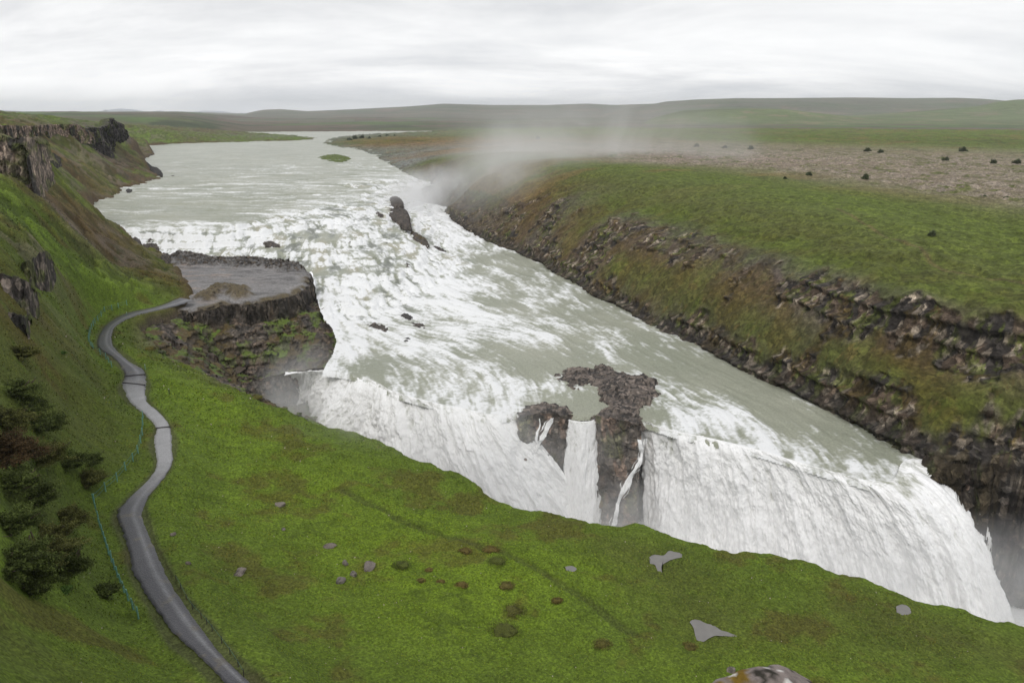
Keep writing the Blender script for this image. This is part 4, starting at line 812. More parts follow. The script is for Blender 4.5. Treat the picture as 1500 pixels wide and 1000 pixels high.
X, Y = polar(-50, 50, int(700 * Q), np.exp(np.linspace(math.log(1560), math.log(16000), int(330 * Q)))); R = np.hypot(X, Y)
Zf = 12.5 + fbm(X / 700, Y / 400, 5, 1401) * 9 * sst(1900, 3200, R) + fbm(X / 120, Y / 120, 3, 1403) * 1.2 * sst(1600, 1900, R)
Zf = np.where(R < 1600, 7, Zf); lft = sst(-.32, -.42, np.arctan2(X, Y)); Zf += lft * 26 * sst(1600, 1750, R)
c = np.zeros(X.shape + (3,), F32) + np.array((.105, .105, .06), F32); pz = fbm(X / 500, Y / 160, 5, 1407, .6); c = mixc(c, (.14, .105, .08), sst(0, .4, pz)); c = mixc(c, (.10, .15, .05), sst(0, .4, -pz)); c = mixc(c, (.055, .07, .035), sst(.3, .6, fbm(X / 160, Y / 90, 5, 1409)))
c = mixc(c, (.33, .33, .34), sst(.62, .72, fbm(X / 900, Y / 110, 4, 1411)) * (X > 200))
tag(grid_mesh('hills', np.stack([X, Y, Zf], -1), {'col': c}, None, M_far), 'flat moorland stretching to the horizon', kind='structure')
HB = ((.14, .135, .10), (.11, .13, .075), (.19, .15, .11)); HG = ((.13, .165, .065), (.11, .135, .055), (.20, .175, .10))
ridge_mesh('hills', [(-300, 166), (0, 168), (60, 164), (110, 163), (200, 168), (300, 170), (380, 174), (460, 178), (520, 184)], 4200, 1500, 20, HB, 'long low green hill range at the far left', 1501)
ridge_mesh('hills', [(330, 178), (365, 165), (385, 161), (410, 160), (450, 163), (500, 161), (560, 158), (600, 156), (650, 152), (720, 154), (800, 154), (860, 152), (900, 154), (960, 152), (1020, 158), (1060, 168)], 6500, 2400, 20, HB, 'grey hill range on the middle horizon', 1511)
ridge_mesh('hills', [(860, 172), (930, 158), (975, 149), (1020, 146), (1080, 144), (1150, 144), (1250, 143), (1330, 144), (1400, 143.5), (1440, 145), (1500, 150), (1700, 152)], 5200, 1900, 20, HB, 'flat topped long ridge on the right horizon', 1521)
ridge_mesh('hills', [(1180, 172), (1280, 168), (1380, 160), (1430, 156), (1462, 149), (1490, 146), (1540, 145), (1700, 150)], 3600, 900, 16, HG, 'rounded green hill at the far right', 1531)
ridge_mesh('hills', [(930, 180), (975, 168), (1000, 162), (1040, 160), (1100, 159), (1150, 160), (1200, 166), (1260, 172), (1340, 174), (1500, 176), (1700, 178)], 2900, 700, 14, HG, 'low green table hill in the middle distance', 1541)
ridge_mesh('hills', [(420, 184), (480, 180), (560, 178), (640, 176), (760, 174), (860, 172), (980, 174)], 3400, 900, 14, HB, 'low brown rise beyond the river bend', 1551)
SN = ((.42, .45, .50), (.62, .64, .68), (.30, .33, .38))
ridge_mesh('hills', [(-60, 160), (0, 161), (30, 163), (60, 167), (120, 168), (150, 162), (175, 159), (200, 161), (215, 164), (235, 162), (260, 167), (280, 164), (300, 162), (325, 163), (345, 166), (380, 165), (420, 170)], 13500, 1800, 15, SN, 'pale snow streaked mountains on the left horizon', 1561)

# ------------------------------------------------------------------ boulders, crags
def rock_mesh(name, size, seed, mat, colr, sub=4, flat=.0, parent=None, blk=.45):
    import bmesh
    bm = bmesh.new(); bmesh.ops.create_icosphere(bm, subdivisions=sub, radius=1.0)
    v = np.array([q.co[:] for q in bm.verts]); f = np.array([[q.index for q in fc.verts] for fc in bm.faces]); bm.free()
    r_ = np.random.default_rng(seed)
    for k in range(9):                       # planar fracture faces
        nrm = r_.normal(size=3); nrm /= np.linalg.norm(nrm); h = r_.uniform(.55, .85); d = v @ nrm; v = v - np.outer(np.maximum(d - h, 0) * .92, nrm)
    v = v * (1 + .14 * fbm3(v[:, 0] * 1.5 + seed, v[:, 1] * 1.5, v[:, 2] * 1.5, 5, seed))[:, None]
    ce = cells(v[:, 0] / blk + v[:, 2] * .4, v[:, 1] / blk + v[:, 2] / blk * .7, seed + 3)
    v = v * (1 + .06 * (ce[2] - .5))[:, None]
    v = v * np.array(size); n_ = fbm3(v[:, 0] * 2 + 9, v[:, 1] * 2, v[:, 2] * 2, 4, seed + 4)
    c = np.zeros((len(v), 3), F32) + np.array(colr, F32); c = mixc(c, tuple(k * .45 for k in colr), sst(0, .6, n_))
    return raw_mesh(name, v, f, 3, {'col': c}, mat, parent, False)
M_stone = mat_ground('boulder_stone', 5.0, (.6, 1.5), .6, .85, .25)
BL = [(411, 737, .75, .42, (.24, .19, .18), 'pinkish grey stone in the grass, nearest stone to the path bend'),
      (540, 830, .85, .5, (.21, .16, .17), 'largest purplish boulder in the meadow'), (505, 826, .45, .35, (.14, .11, .11), 'small dark stone left of the purplish boulder'),
      (499, 852, .62, .36, (.17, .14, .15), 'grey stone lowest of the meadow boulder cluster'), (518, 840, .5, .3, (.10, .08, .08), 'dark flat stone between the meadow boulders'), (483, 801, .75, .25, (.16, .11, .10), 'flat reddish stone above the meadow boulders'),
      (353, 845, .75, .22, (.27, .21, .19), 'flat pinkish slab in the grass right of the path'), (279, 850, .4, .18, (.24, .17, .14), 'small pink stone beside the lower path'), (257, 806, .35, .25, (.2, .15, .13), 'reddish stone at the right edge of the path'),
      (416, 781, .3, .2, (.2, .17, .17), 'tiny grey stone below the pinkish stone'), (1070, 983, .5, .2, (.26, .2, .18), 'pale pink stone above the foreground rock')]
M_moss = mat_ground('moss', 6.0, (.5, 1.5), .8)
for i, (px, py, s, h, cc, lab) in enumerate(BL):
    cc = tuple(.35 * a + .65 * b for a, b in zip(cc, (.185, .17, .14)))
    q = P(px, py, float(LF(*[np.array([w]) for w in P(px, py, 4)[:2]])[0, 0])); gz = float(ground_z(q[0], q[1])[0])
    o = rock_mesh('boulder', (s, s * .8, h), 2000 + i, M_stone, cc, 4); o.location = (q[0], q[1], gz + h * .35); o.rotation_euler[2] = i * 1.3; tag(o, lab, 'boulder', 'stones lying in the meadow')
def leaf_cloud(pos, nrm_up, size, colr, name, mat, parent=None, aspect=.55, tilt=1.0, shift=None):
    n = len(pos); a = rng.uniform(0, 2 * math.pi, n); t_ = rng.uniform(.15, 1.2, n) * tilt
    d = np.stack([np.cos(a) * np.cos(t_), np.sin(a) * np.cos(t_), np.sin(t_)], 1); s = np.stack([-np.sin(a), np.cos(a), np.zeros(n)], 1)
    L = (size * rng.uniform(.6, 1.3, n))[:, None]; W = L * aspect
    p0 = pos; p1 = pos + d * L * .5 + s * W * .5; p2 = pos + d * L + np.array([0, 0, -.12]) * L; p3 = pos + d * L * .5 - s * W * .5
    V = np.stack([p0, p1, p2, p3], 1).reshape(-1, 3); f = np.arange(n * 4).reshape(n, 4)
    if shift is not None: V = V - shift
    return raw_mesh(name, V, f, 4, {'col': np.repeat(colr, 4, 0)}, mat, parent, True)
# mossy hummocks
HM = [(720, 806, .9, (.16, .085, .03), 'rust brown moss hummock beside the upper trail'), (681, 807, .7, (.15, .08, .03), 'rust brown moss hummock left of the trail one'), (752, 896, 1.15, (.085, .075, .02), 'large olive moss hummock in the lower meadow'), (736, 925, 1.5, (.065, .08, .016), 'broad dark green hummock under the olive one'),
      (676, 857, .6, (.15, .075, .03), 'small red brown hummock in the middle meadow'), (741, 858, .8, (.13, .085, .03), 'brown hummock above the large olive one'), (728, 822, 1.0, (.075, .10, .02), 'green brown hummock just below the trail'), (816, 879, .5, (.13, .07, .025), 'little red hummock by the trail'),
      (645, 852, .4, (.15, .08, .03), 'tiny rust hummock left in the meadow'), (629, 835, .45, (.15, .08, .03), 'tiny rust hummock above the stones'), (617, 850, .4, (.14, .08, .03), 'tiny brown hummock near the boulders'), (883, 944, .8, (.10, .075, .02), 'brown moss hummock left of the triangular puddle'), (588, 828, .9, (.06, .09, .015), 'dark green hummock right of the purplish boulder'), (1010, 948, .7, (.11, .07, .02), 'brown hummock right below the triangular puddle'),
      (219, 511, 1.5, (.13, .085, .022), 'orange brown moss mound at the ravine edge'), (238, 475, 1.9, (.12, .10, .022), 'olive moss mound under the platform neck'), (375, 583, 1.4, (.11, .085, .02), 'brown turf lump overhanging the gorge')]
for i, (px, py, s, cc, lab) in enumerate(HM):
    cc = tuple(.5 * a + .5 * b for a, b in zip(cc, (.115, .125, .03)))
    zz = 3.0
    for _ in range(6): q = P(px, py, zz); zz = float(ground_z(q[0], q[1])[0]); zz = max(zz, 0)
    s = s * .85; o = rock_mesh('moss_hummock', (s, s * .9, s * .30), 2100 + i, M_moss, cc, 4); o.location = (q[0], q[1], zz + s * .08); tag(o, lab, 'hummock', 'moss hummocks in the grass')
    u_ = rng.normal(size=(900, 3)); u_ /= np.linalg.norm(u_, axis=1, keepdims=True); u_[:, 2] = abs(u_[:, 2]); pp_ = u_ * np.array([s, s * .9, s * .30]) * rng.uniform(.75, 1.5, (900, 1)); pp_[:, 2] -= .12
    leaf_cloud(pp_, None, .13, np.clip(np.array(cc)[None] * rng.uniform(.5, 1.5, (900, 1)), .01, 1), 'tufts', M_leaf, o)

def crag(name, pix, z, top_h, seed, label, col1=SC, col2=RK, res=.2, outv=(.4, -.9), depth=6, vert=1.8, moss=.3):
    """cliff band: its foot runs through pix (px,py) with heights z, face rising top_h, leaning back into the slope"""
    foot = resample(smoothline(np.array([P(a, b, zz) for (a, b), zz in zip(pix, z)]), 6), 260); th_ = np.interp(np.linspace(0, 1, 260), np.linspace(0, 1, len(top_h)), top_h)
    nv = 150; v = np.linspace(0, 1, nv)[:, None]; ov = np.array(outv) / np.hypot(*outv)
    U = np.r_[0, np.cumsum(np.linalg.norm(np.diff(foot[:, :2], axis=0), axis=1))][None] * np.ones((nv, 1))
    # profile: face (v<.7) then cap running back into the hill
    fz = np.clip(v / .68, 0, 1); bk = np.clip((v - .68) / .32, 0, 1)
    Zc = foot[None, :, 2] - 1.5 + (th_[None] + 1.5) * fz - bk ** 2 * 1.6
    sc_ = float(np.max(top_h)) / 9
    b1 = cells(U / (1.5 * sc_ + .5), Zc / (3.6 * sc_ + .6) + .3 * fbm(U / 4, Zc / 4, 2, seed), seed + 1); b2 = cells(U / .7, Zc / 1.4, seed + 2)
    ds = (b1[2] - .5) * 1.7 * sc_ + (b2[2] - .5) * .5 + fbm(U / 1.3, Zc / 2.4, 4, seed + 3) * .55 * sc_ + fbm(U / 7, Zc / 9, 3, seed + 4) * 1.6 * sc_
    en = sst(0, .12, np.linspace(0, 1, 260)) * sst(1, .88, np.linspace(0, 1, 260))
    back = fz * (th_[None] / vert * .35) + bk * depth + (1 - en[None]) * 2.5
    x = foot[None, :, 0] + ov[0] * (ds - back); y = foot[None, :, 1] + ov[1] * (ds - back); Zc = Zc - (1 - en[None]) * th_[None] * .5 * fz + fbm(U / 2, v * 5 + U * 0, 3, seed + 6) * .4 * fz
    c = np.where((b2[2] > .55)[..., None], np.array(col1, F32), np.array(col2, F32)); c = np.where((b1[2] > .75)[..., None], np.array((.05, .045, .04), F32), c).astype(F32)
    c = mixc(c, GO, np.maximum(sst(.35 - moss, .75, fbm(U / 3, Zc / 3, 4, seed + 7)) * .7, bk * .9 * np.ones_like(U)))
    o = grid_mesh(name, np.stack([x, y, Zc], -1), {'col': c, 'rk': sst(1, 0, bk) * np.ones_like(U) * .8}, None, M_cliff, None, False)
    return tag(o, label, 'cliff', 'rock crags on the left hillside')
crag('rock_crag', [(-40, 288), (0, 284), (30, 290), (55, 286), (66, 272), (74, 262)], [33, 33, 32.2, 32.4, 33, 34], [13, 12.5, 12, 11.6, 11, 9], 3001, 'tall pale brown rock bastion at the left edge above the grass', (.33, .26, .205), (.15, .12, .10), outv=(.35, -.94), depth=10)
crag('rock_crag', [(48, 262), (62, 252), (76, 244), (88, 238)], [31, 31.5, 32, 32.5], [6, 7, 5, 3], 3011, 'dark rock knobs just behind the pale bastion', (.10, .088, .08), (.06, .055, .05), outv=(.4, -.9), depth=6)
crag('rock_crag', [(22, 425), (34, 428), (48, 432), (60, 428), (72, 420), (78, 402)], [23, 22.4, 21.8, 21.4, 21.4, 22], [4, 5.5, 6, 5.6, 4.5, 3], 3021, 'dark columnar crag upper of the two on the slope', (.19, .155, .13), (.065, .055, .05), depth=3, moss=.25)
crag('rock_crag', [(-10, 442), (15, 450), (35, 462), (48, 468), (52, 452)], [26, 25, 23.5, 22.4, 22.2], [4, 4.8, 5, 4.6, 3], 3031, 'dark crag below and left of the columnar one', (.17, .14, .12), (.06, .05, .045), depth=3, moss=.3)
crag('rock_crag', [(-10, 505), (15, 508), (35, 514), (47, 512), (45, 495)], [23, 22, 21, 20.6, 20.8], [3, 4.2, 4.6, 4.2, 2.6], 3041, 'lowest dark crag at the left edge of the slope', (.17, .14, .12), (.06, .05, .045), depth=3, moss=.3)
crag('rock_crag', [(-60, 206), (0, 206), (40, 207), (80, 205), (110, 206), (140, 207)], [39, 37.9, 36.6, 35.9, 35.0, 33.9], [5, 6.2, 6.8, 7.2, 8, 8.9], 3051, 'long brown cliff band along the top of the left bank', (.30, .225, .175), (.17, .125, .10), outv=(.55, -.83), depth=14)
crag('rock_crag', [(118, 222), (135, 226), (152, 229), (165, 226), (172, 212), (182, 204), (188, 200)], [27.7, 25.5, 23.4, 24.2, 29, 31.6, 32.4], [14.5, 16.5, 18, 17, 12, 8.8, 7], 3061, 'dark grey bluff at the end of the brown cliff band', (.11, .095, .09), (.07, .062, .06), outv=(.75, -.66), depth=16)
# foreground lichen rock and the ledge rocks about it
fr = rock_mesh('foreground_rock', (.72, .55, .42), 3105, M_stone, (.22, .185, .17), 5); q = PD(1112, 1004, 6.6)
fr.location = (q[0], q[1], q[2] - .31); fr.rotation_euler[2] = .2; tag(fr, 'grey lichen spotted rock at the bottom edge close to the camera', 'rock')
me = fr.data; vv = np.zeros(len(me.vertices) * 3, F32); me.vertices.foreach_get('co', vv); vv = vv.reshape(-1, 3)
cc = np.zeros_like(vv) + np.array((.22, .185, .17), F32); cc = mixc(cc, (.16, .10, .012), sst(.15, .4, fbm3(vv[:, 0] * 5, vv[:, 1] * 5, vv[:, 2] * 5, 4, 3107))); cc = mixc(cc, (.03, .027, .02), sst(.3, .5, fbm3(vv[:, 0] * 6, vv[:, 1] * 6, vv[:, 2] * 6, 4, 3108))); cc = mixc(cc, (.6, .58, .55), sst(.62, .7, fbm3(vv[:, 0] * 7, vv[:, 1] * 7, vv[:, 2] * 7, 3, 3109)))
me.attributes['col'].data.foreach_set('vector', np.ascontiguousarray(cc, F32).ravel())

# ------------------------------------------------------------------ grass and herbs: one mass
N = int(330000 * Q); th_ = rng.uniform(math.radians(-37), math.radians(37), N); rr = np.exp(rng.uniform(math.log(40), math.log(205), N))
gx, gy = rr * np.sin(th_), rr * np.cos(th_); gz, gc, grk, gsd, _ = left_height(gx, gy)
pdg, _z = pathdist(gx, gy); ok = (gsd < -.3) & (pdg > .25) & (grk < .3) & ~((gx > 20) & (gy > 110))
for k in PUDP: ok &= ~inside(gx, gy, PUDP[k])
cl = fbm(gx / 3, gy / 3, 3, 4001); ok &= (cl + rng.uniform(-.8, .8, N) > -.35)
pos = np.stack([gx, gy, gz - .03], 1)[ok]; cg = gc[ok] * rng.uniform(.5, 1.65, ok.sum())[:, None]; cg[:, 0] *= rng.uniform(.85, 1.25, len(cg))
fl = rng.uniform(0, 1, len(cg)) < .004; cg[fl] = (.45, .38, .33)
o = leaf_cloud(pos, None, np.clip(rr[ok] * .0026, .12, .42), cg, 'grass', M_leaf); tag(o, 'short grass and low leafy herbs over the near hillside', 'grass', kind='stuff')

# ------------------------------------------------------------------ shrubs
M_bark = mat_plain('bark', (.09, .065, .045), .9)
def shrub(loc, w, h, nleaf, colr, label, group, seed, name='shrub', lsz=.16, ctr=None):
    r_ = np.random.default_rng(seed); root = empty(name, loc); tag(root, label, 'shrub', group)
    nb = 9; u = r_.normal(size=(nleaf, 3)); u[:, 2] = np.abs(u[:, 2]) * .9 - .12; u /= np.linalg.norm(u, axis=1, keepdims=True)
    lump = fbm3(u[:, 0] * 1.8 + seed, u[:, 1] * 1.8, u[:, 2] * 1.8, 3, seed); fine_ = fbm3(u[:, 0] * 5, u[:, 1] * 5 + seed, u[:, 2] * 5, 2, seed + 1)
    rad = (.72 + .55 * lump + .22 * fine_) * r_.uniform(.25, 1.0, nleaf) ** .33 * (1 + .12 * r_.normal(size=nleaf))
    p = u * rad[:, None] * np.array([w * .62, w * .58, h * .8]); p[:, 2] += .05 * h; tone = .75 + .8 * np.clip(fine_ + .3, 0, 1)
    bl = np.stack([r_.normal(0, .25, nb) * w, r_.normal(0, .25, nb) * w, r_.uniform(.3, .6, nb) * h], 1)
    c = np.array(colr)[None] * (tone * r_.uniform(.65, 1.4, len(p)))[:, None]; c = np.clip(c, .006, 1)
    global rng; keep_r = rng; rng = r_; leaf_cloud(p, None, lsz, c, 'foliage', M_leaf, root, .6, 1.1); rng = keep_r
    vs, fs = [], []
    for j in range(nb):                       # stems
        e = bl[j]; b0 = np.array([r_.normal(0, .08) * w, r_.normal(0, .08) * w, -.3]); s_ = .035 * max(w, .8)
        o_ = len(vs)
        for t_, q in ((1, b0), (.4, e)):
            for a in range(5): an = a * 2 * math.pi / 5; vs.append(q + np.array([math.cos(an), math.sin(an), 0]) * s_ * t_)
        for a in range(5): fs.append((o_ + a, o_ + (a + 1) % 5, o_ + 5 + (a + 1) % 5, o_ + 5 + a))
    raw_mesh('stems', np.array(vs), np.array(fs), 4, None, M_bark, root)
    return root
def solve(px, py, fn, z0):
    z = z0
    for _ in range(25):
        q = P(px, py, z); z = z * .5 + .5 * float(fn(q[0], q[1])[0])
    return (q[0], q[1], z)
DKS = (.070, .090, .022); 
LS = [(28, 522, 1.5, 'small dark shrub highest on the left slope below the crags'), (20, 575, 2.0, 'dark shrub at the left edge under the highest one'), (38, 598, 1.8, 'dark shrub upper middle of the left thicket'), (8, 622, 2.0, 'black green shrub at the left edge of the thicket'), (56, 628, 2.1, 'wide dark shrub right of the upper thicket'), (8, 668, 2.0, 'shrub with reddish tips at the left edge'), (60, 672, 1.8, 'brown green shrub in the middle of the thicket'),
      (100, 680, 1.5, 'olive shrub right of the thicket above the fence'), (132, 676, 1.0, 'small olive bush nearest the fence line'), (128, 706, 1.4, 'rounded grey brown bush beside the fence corner'), (18, 715, 1.9, 'broad dark shrub mid left edge'), (50, 735, 1.7, 'dark shrub over the grass gap in the thicket'), (95, 765, 1.4, 'isolated olive bush between thicket and fence'), (12, 775, 1.6, 'dark bush at the left edge above the lower thicket'), (20, 830, 1.7, 'large black green shrub at the lower left edge'), (58, 815, 1.7, 'tall dark shrub in the lower thicket'), (90, 835, 1.6, 'dark shrub at the right end of the lower thicket'), (45, 858, 1.4, 'spreading dark shrub lowest in the thicket'), (70, 790, 1.3, 'dark shrub topping the lower thicket'), (150, 870, .9, 'small low bush just left of the fence')]
for i, (px, py, w, lab) in enumerate(LS):
    q = solve(px, py, ground_z, 16); d_ = math.hypot(q[0], q[1])
    shrub((q[0], q[1], q[2]), w * 2.45, w * .95, int(19000 * min(1, w / 1.5)), (.055, .035, .015) if 'reddish' in lab else DKS if i % 3 else (.085, .088, .024), lab, 'dark shrubs on the left slope', 5000 + i, lsz=.17)
for i, (px, py, w, lab) in enumerate([(95, 868, .9, 'pale green broad leafed herb under the lower thicket'), (92, 518, .8, 'bright green herb clump below the crags'), (128, 485, .7, 'pale grey green herb left of the upper fence'), (334, 558, 1.1, 'bright green herb clump in the ravine scree')]):
    q = solve(px, py, ground_z, 10) if i < 3 else P(px, py, -2.5)
    shrub(q, w, w * .5, 1500, (.10, .17, .04), lab, 'leafy herb clumps', 5100 + i, 'herb_clump', .16)
RS = [(1185, 257, 3.2, 'small shrub on the plateau near the stone field'), (1268, 262, 4.2, 'round dark shrub standing alone on the stone field edge'), (1365, 345, 2.4, 'low shrub in the green grass above the canyon'), (1440, 292, 3.0, 'shrub left of the pair at the right edge'), (1474, 292, 2.8, 'shrub right of the pair at the right edge'), (1411, 222, 8, 'round dark shrub far out beyond the stone field'), (1150, 262, 2.2, 'tiny shrub left of the small plateau shrub'), (1020, 216, 6, 'small shrub at the left of the far hedge line'), (1062, 217, 6, 'low shrub in the far hedge line'), (1100, 219, 6.5, 'low bush beyond the pink stones'), (1270, 222, 7, 'shrub before the far braided river'), (1290, 224, 6, 'second shrub before the far braided river'), (1385, 236, 6, 'bush at the right end of the stone field'), (1455, 240, 6, 'bush at the far right of the stone field'), (1490, 240, 6, 'outermost right bush by the stone field'), (788, 204, 7, 'faint bush in the mist beyond the canyon')]
for i, (px, py, w, lab) in enumerate(RS):
    q = solve(px, py, right_z, 22); s_ = w / 2.6
    shrub((q[0], q[1], q[2] - .1), w * .6, w * .5, 2600, (.085, .105, .05), lab, 'shrubs scattered on the right plateau', 5200 + i, lsz=.2 * s_ + .08)
for i, (px, py, w, h) in enumerate([(512, 205, 9, 5), (520, 203, 9, 8), (530, 203, 10, 9), (541, 204, 9, 6), (556, 200, 6, 4), (567, 199, 6, 4), (578, 199, 5, 3.5)]):
    q = P(px, py, 13); lab = ['low dark willow at the left end of the river point', 'dark round willow second on the river point', 'tallest dark willow on the river point', 'willow at the right end of the dense clump on the point', 'small willow behind the river point, left of three', 'small willow behind the river point, middle of three', 'small willow behind the river point, right of three'][i]
    shrub((q[0], q[1], 11.5), w * .8, h * .95, 2400, (.045, .06, .025), lab, 'willows on the point in the upper river', 5300 + i, 'willow_bush', .9)

# ------------------------------------------------------------------ fences
M_post = mat_plain('green_painted_steel', (.17, .34, .28), .5, .4, .2, 8, .0); M_rope = mat_plain('fence_rope', (.06, .17, .15), .7); M_white = mat_plain('white_tip', (.6, .6, .55), .6)
def tube(name, pts_, r, mat, parent, n=6):
    pts_ = np.asarray(pts_, float); vs = []; fs = []
    for i, p in enumerate(pts_):
        t_ = pts_[min(i + 1, len(pts_) - 1)] - pts_[max(i - 1, 0)]; t_ /= np.linalg.norm(t_) + 1e-9
        up_ = np.array([0, 0, 1.]) if abs(t_[2]) < .9 else np.array([1., 0, 0]); a = np.cross(t_, up_); a /= np.linalg.norm(a); b = np.cross(t_, a)
        for k in range(n): an = 2 * math.pi * k / n; vs.append(p + (a * math.cos(an) + b * math.sin(an)) * r)
    for i in range(len(pts_) - 1):
        for k in range(n): fs.append((i * n + k, i * n + (k + 1) % n, (i + 1) * n + (k + 1) % n, (i + 1) * n + k))
    c = len(vs); vs += [pts_[0], pts_[-1]]
    for k in range(n): fs.append((c, (k + 1) % n, k, c)); fs.append((c + 1, (len(pts_) - 1) * n + k, (len(pts_) - 1) * n + (k + 1) % n, c + 1))
    me = bpy.data.meshes.new(name); me.from_pydata([tuple(v) for v in vs], [], [tuple(dict.fromkeys(f)) for f in fs]); me.materials.append(mat)
    o = bpy.data.objects.new(name, me); COL.objects.link(o)
    if parent: o.parent = parent
    return o
def fence(pix, n, label, h=1.15):
    w = [solve(a, b, ground_z, 10) for a, b in pix]; ln = resample(np.array(w), n)
    for q in ln: q[2] = float(ground_z(q[0], q[1])[0])
    root = empty('rope_fence', tuple(ln[0])); tag(root, label, 'fence', 'rope fences beside the path'); o0 = ln[0]
    for q in ln:
        q = q - o0; lean = rng.normal(0, .03, 2); tube('post', [q + (0, 0, -.3), q + (lean[0] * h, lean[1] * h, h)], .065, M_post, root, 6)
    for hh in (.55, 1.02):
        rp = []
        for a, b in zip(ln[:-1], ln[1:]):
            for t_ in (0, .25, .5, .75): rp.append(a + (b - a) * t_ - o0 + (0, 0, hh - .12 * 4 * t_ * (1 - t_)))
        rp.append(ln[-1] - o0 + (0, 0, hh)); tube('rope', rp, .022, M_rope, root, 5)
fence([(138, 737), (148, 775), (160, 815), (172, 845), (185, 875), (203, 906)], 16, 'green post and rope fence along the lower left of the path')
fence([(138, 737), (149, 724), (168, 708), (192, 682), (205, 660), (210, 632), (210, 612)], 10, 'green post and rope fence climbing from the corner to the middle bend')
fence([(164, 538), (152, 522), (138, 512), (130, 500), (133, 486), (140, 472), (146, 461), (153, 456), (173, 450), (186, 447)], 20, 'green post and rope fence curving round the upper path bend')
for px, py, lab in [(248, 577, 'lone dark stake with white tip in the meadow right of the path'), (186, 463, 'single green stake on the right edge of the upper path'), (213, 541, 'short grey stake at the path step')]:
    q = solve(px, py, ground_z, 8); root = empty('marker_stake', q); tag(root, lab, 'stake')
    tube('stake', [(0, 0, -.2), (0.02, 0, .78)], .05, M_timber_shadow if 'dark' in lab else M_post, root); tube('tip', [(0.02, 0, .79), (0.02, 0, .95)], .052, M_white, root)
fz = [(255, 850), (262, 862), (270, 878), (279, 892), (292, 906), (300, 914), (308, 924), (322, 942), (334, 958), (346, 976), (354, 990)]
w = [solve(a + 3, b, ground_z, 10) for a, b in fz]; root = empty('edge_fence', w[0]); tag(root, 'low weathered stakes with wire along the right edge of the lower path', 'fence')
for q in w:
    q = np.array(q) - w[0]; tube('stake', [q + (0, 0, -.2), q + (.02, 0, .62)], .035, M_timber_shadow if rng.random() < .6 else M_bark, root, 5)
tube('wire', [np.array(q) - w[0] + (0, 0, .55) for q in w], .01, M_rope, root, 4)
# far pylons
M_steel = mat_plain('pylon_steel', (.25, .27, .28), .5)
for px, D, lab in ((156, 3000, 'faint power pylon on the left horizon'), (294, 3600, 'faint power pylon nearer the hill range')):
    q = PD(px, 171, D); root = empty('pylon', q); tag(root, lab, 'pylon', 'pylons on the horizon'); H = 26 if px < 200 else 22
    for sx in (-1, 1): tube('leg', [(sx * 5, 0, -8), (sx * 1.0, 0, H)], .45, M_steel, root, 4)
    tube('cross_arm', [(-9, 0, H - 3), (9, 0, H - 3)], .45, M_steel, root, 4)

# ------------------------------------------------------------------ spray
def mist(name, ctr, size, dens, seed, label, scale=.06, rot=0, soft=.5, thr=.42, aniso=.3, rotx=0):
    import bmesh
    bm = bmesh.new(); bmesh.ops.create_icosphere(bm, subdivisions=4, radius=1.0); me = bpy.data.meshes.new(name); bm.to_mesh(me); bm.free()
    o = bpy.data.objects.new(name, me); COL.objects.link(o); o.location = ctr; o.scale = size; o.rotation_euler = (rotx, 0, rot)
    t = NT('spray'); tc = t.n('ShaderNodeTexCoord'); ln = t.n('ShaderNodeVectorMath', {'operation': 'LENGTH'}); t.link(tc.outputs['Object'], ln.inputs[0])
    f = t.math('SUBTRACT', 1.0, ln.outputs['Value'], True); f = t.math('POWER', f, 1.0 / max(soft, .1) * .6)
    p = t.n('ShaderNodeNewGeometry').outputs['Position']; mp = t.n('ShaderNodeMapping', Vector=p); mp.inputs['Scale'].default_value = (1, 1, .55); mp.inputs['Rotation'].default_value = (0, .3, 0)
    nz_ = t.n('ShaderNodeTexNoise', Vector=mp.outputs[0], Scale=scale, Detail=5.0, Roughness=.6, Distortion=.6)
    g = t.ramp(nz_.outputs['Fac'], [(thr, 0.), (thr + .3, 1.)]); d_ = t.math('MULTIPLY', t.math('MULTIPLY', f, g), dens)
    pv_ = t.n('ShaderNodeVolumePrincipled', Anisotropy=0.0); pv_.inputs['Color'].default_value = (1, 1, 1, 1); t.link(d_, pv_.inputs['Density'])
    t.n('ShaderNodeOutputMaterial', Volume=pv_.outputs[0]); me.materials.append(t.m)
    return tag(o, label, 'mist', kind='stuff')
def vol(px, py, z): return P(px, py, z)
mist('mist', (-40, 400, 8), (30, 66, 17), .17, 1, 'dense white spray rising from the foot of the upper fall', .045, -.25)
mist('mist', (6, 376, 18), (46, 80, 31), .055, 2, 'drifting spray cloud over the canyon by the upper fall', .03, -.1)
mist('mist', (50, 440, 28), (115, 130, 34), .032, 3, 'thin veil of spray blown over the plateau', .02, -.1)
c1 = P(430, 560, -8); mist('mist', (-42, 134, -7), (13, 11, 12), .22, 4, 'white spray boiling at the left end of the lower falls', .09)
mist('mist', (-45, 149, -4), (10, 9, 9), .11, 5, 'thin spray rising in front of the mossy ravine', .12)
mist('mist', (-8, 103, -4), (36, 11, 15), .17, 6, 'spray rising from the gorge before the left falls', .12)
mist('mist', (18, 108, -17), (15, 10, 10), .16, 7, 'spray at the foot of the middle rock', .1)
mist('mist', (62, 88, -17), (38, 13, 15), .20, 8, 'spray at the foot of the right falls', .1)

# haze
hb = box_mesh('haze', (0, 8000, 75), (14000, 0, 0), (0, 9500, 0), (0, 0, 175), None)
hb.location = (0, 0, 0)
t = NT('air'); pv_ = t.n('ShaderNodeVolumePrincipled', Density=.00007, Anisotropy=.2); pv_.inputs['Color'].default_value = (.92, .95, 1, 1); t.n('ShaderNodeOutputMaterial', Volume=pv_.outputs[0])
t.m.volume_intersection_method = 'FAST' if hasattr(t.m, 'volume_intersection_method') else None
hb.data.materials.append(t.m); tag(hb, 'pale even haze over the whole valley', kind='stuff')

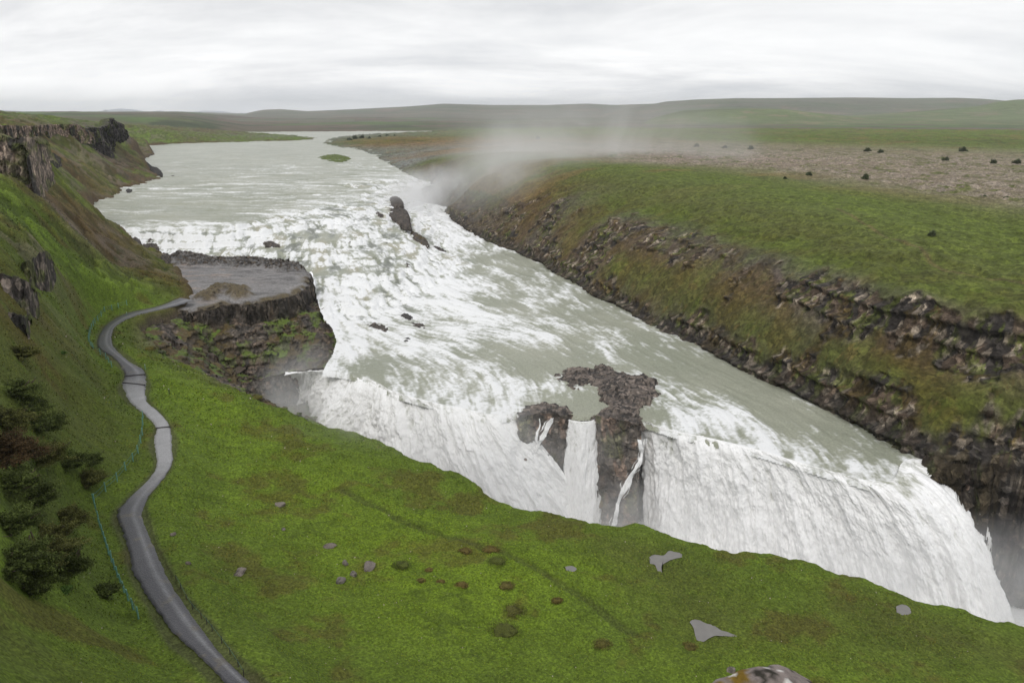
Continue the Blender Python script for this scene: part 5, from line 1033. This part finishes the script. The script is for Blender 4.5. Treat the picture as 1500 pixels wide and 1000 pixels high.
# ------------------------------------------------------------------ sky, sun
world = bpy.data.worlds.new('World'); bpy.context.scene.world = world; world.use_nodes = True
t = NT('w', world.node_tree)
sky = t.n('ShaderNodeTexSky', {'sky_type': 'NISHITA', 'sun_disc': False, 'sun_elevation': math.radians(50), 'sun_rotation': math.radians(205), 'dust_density': 3.0, 'air_density': 1.0})
skc = t.mix(1.0, sky.outputs[0], (.10, .10, .10), 'MULTIPLY')
tc = t.n('ShaderNodeTexCoord'); sx = t.n('ShaderNodeSeparateXYZ', Vector=tc.outputs['Generated'])
zz = t.math('ADD', t.math('MAXIMUM', sx.outputs['Z'], 0.0), .22)
cx = t.n('ShaderNodeCombineXYZ', X=t.math('DIVIDE', sx.outputs['X'], zz), Y=t.math('DIVIDE', sx.outputs['Y'], zz), Z=0.0)
mp = t.n('ShaderNodeMapping', Vector=cx.outputs[0]); mp.inputs['Scale'].default_value = (.45, .8, 1); mp.inputs['Rotation'].default_value = (0, 0, .15)
a1 = t.n('ShaderNodeTexNoise', Vector=mp.outputs[0], Scale=1.3, Detail=9.0, Roughness=.62, Distortion=.3)
mp2 = t.n('ShaderNodeMapping', Vector=cx.outputs[0]); mp2.inputs['Scale'].default_value = (.16, .9, 1); mp2.inputs['Location'].default_value = (3.1, 1.7, 0)
a2 = t.n('ShaderNodeTexNoise', Vector=mp2.outputs[0], Scale=1.0, Detail=4.0, Roughness=.5)
cl1 = t.ramp(a1.outputs['Fac'], [(.38, (.60, .615, .645)), (.50, (.76, .765, .78)), (.62, (.95, .95, .955))])
cl2 = t.ramp(a2.outputs['Fac'], [(.52, 0.), (.68, 1.)])
cl = t.mix(t.math('MULTIPLY', cl2, .55), cl1, (1.05, 1.05, 1.05))
hz = t.ramp(sx.outputs['Z'], [(.0, 1.42), (.03, 1.22), (.12, .96), (.22, .84), (.6, .95)]); cl = t.mix(1.0, cl, hz, 'MULTIPLY'); wc = t.mix(.93, skc, cl)
bg = t.n('ShaderNodeBackground', Color=wc, Strength=1.0); t.n('ShaderNodeOutputWorld', Surface=bg.outputs[0])
sun = bpy.data.lights.new('sun', 'SUN'); sun.energy = 1.0; sun.angle = math.radians(14); sun.color = (1, .97, .93)
so = bpy.data.objects.new('sun', sun); COL.objects.link(so)
from mathutils import Vector
el, az = math.radians(50), math.radians(205)
dv = Vector((math.cos(el) * math.sin(az), math.cos(el) * math.cos(az), math.sin(el))); so.rotation_euler = dv.to_track_quat('Z', 'Y').to_euler()

cam = bpy.data.cameras.new('camera'); co = bpy.data.objects.new('camera', cam); COL.objects.link(co)
co.location = (0, 0, CAMZ); co.rotation_euler = (math.pi / 2 - PITCH, 0, 0)
cam.sensor_width = 36; cam.lens = 36 * F / 1500; cam.clip_start = .1; cam.clip_end = 40000
sc = bpy.context.scene; sc.camera = co
sc.view_settings.view_transform = 'Standard'; sc.view_settings.look = 'None'; sc.view_settings.exposure = .15; sc.view_settings.gamma = 1
sc.render.engine = 'CYCLES'; sc.cycles.use_denoising = True; sc.cycles.max_bounces = 6; sc.cycles.diffuse_bounces = 3; sc.cycles.glossy_bounces = 2; sc.cycles.volume_bounces = 5; sc.cycles.transparent_max_bounces = 8
sc.cycles.volume_step_rate = 1.0; sc.cycles.volume_max_steps = 96
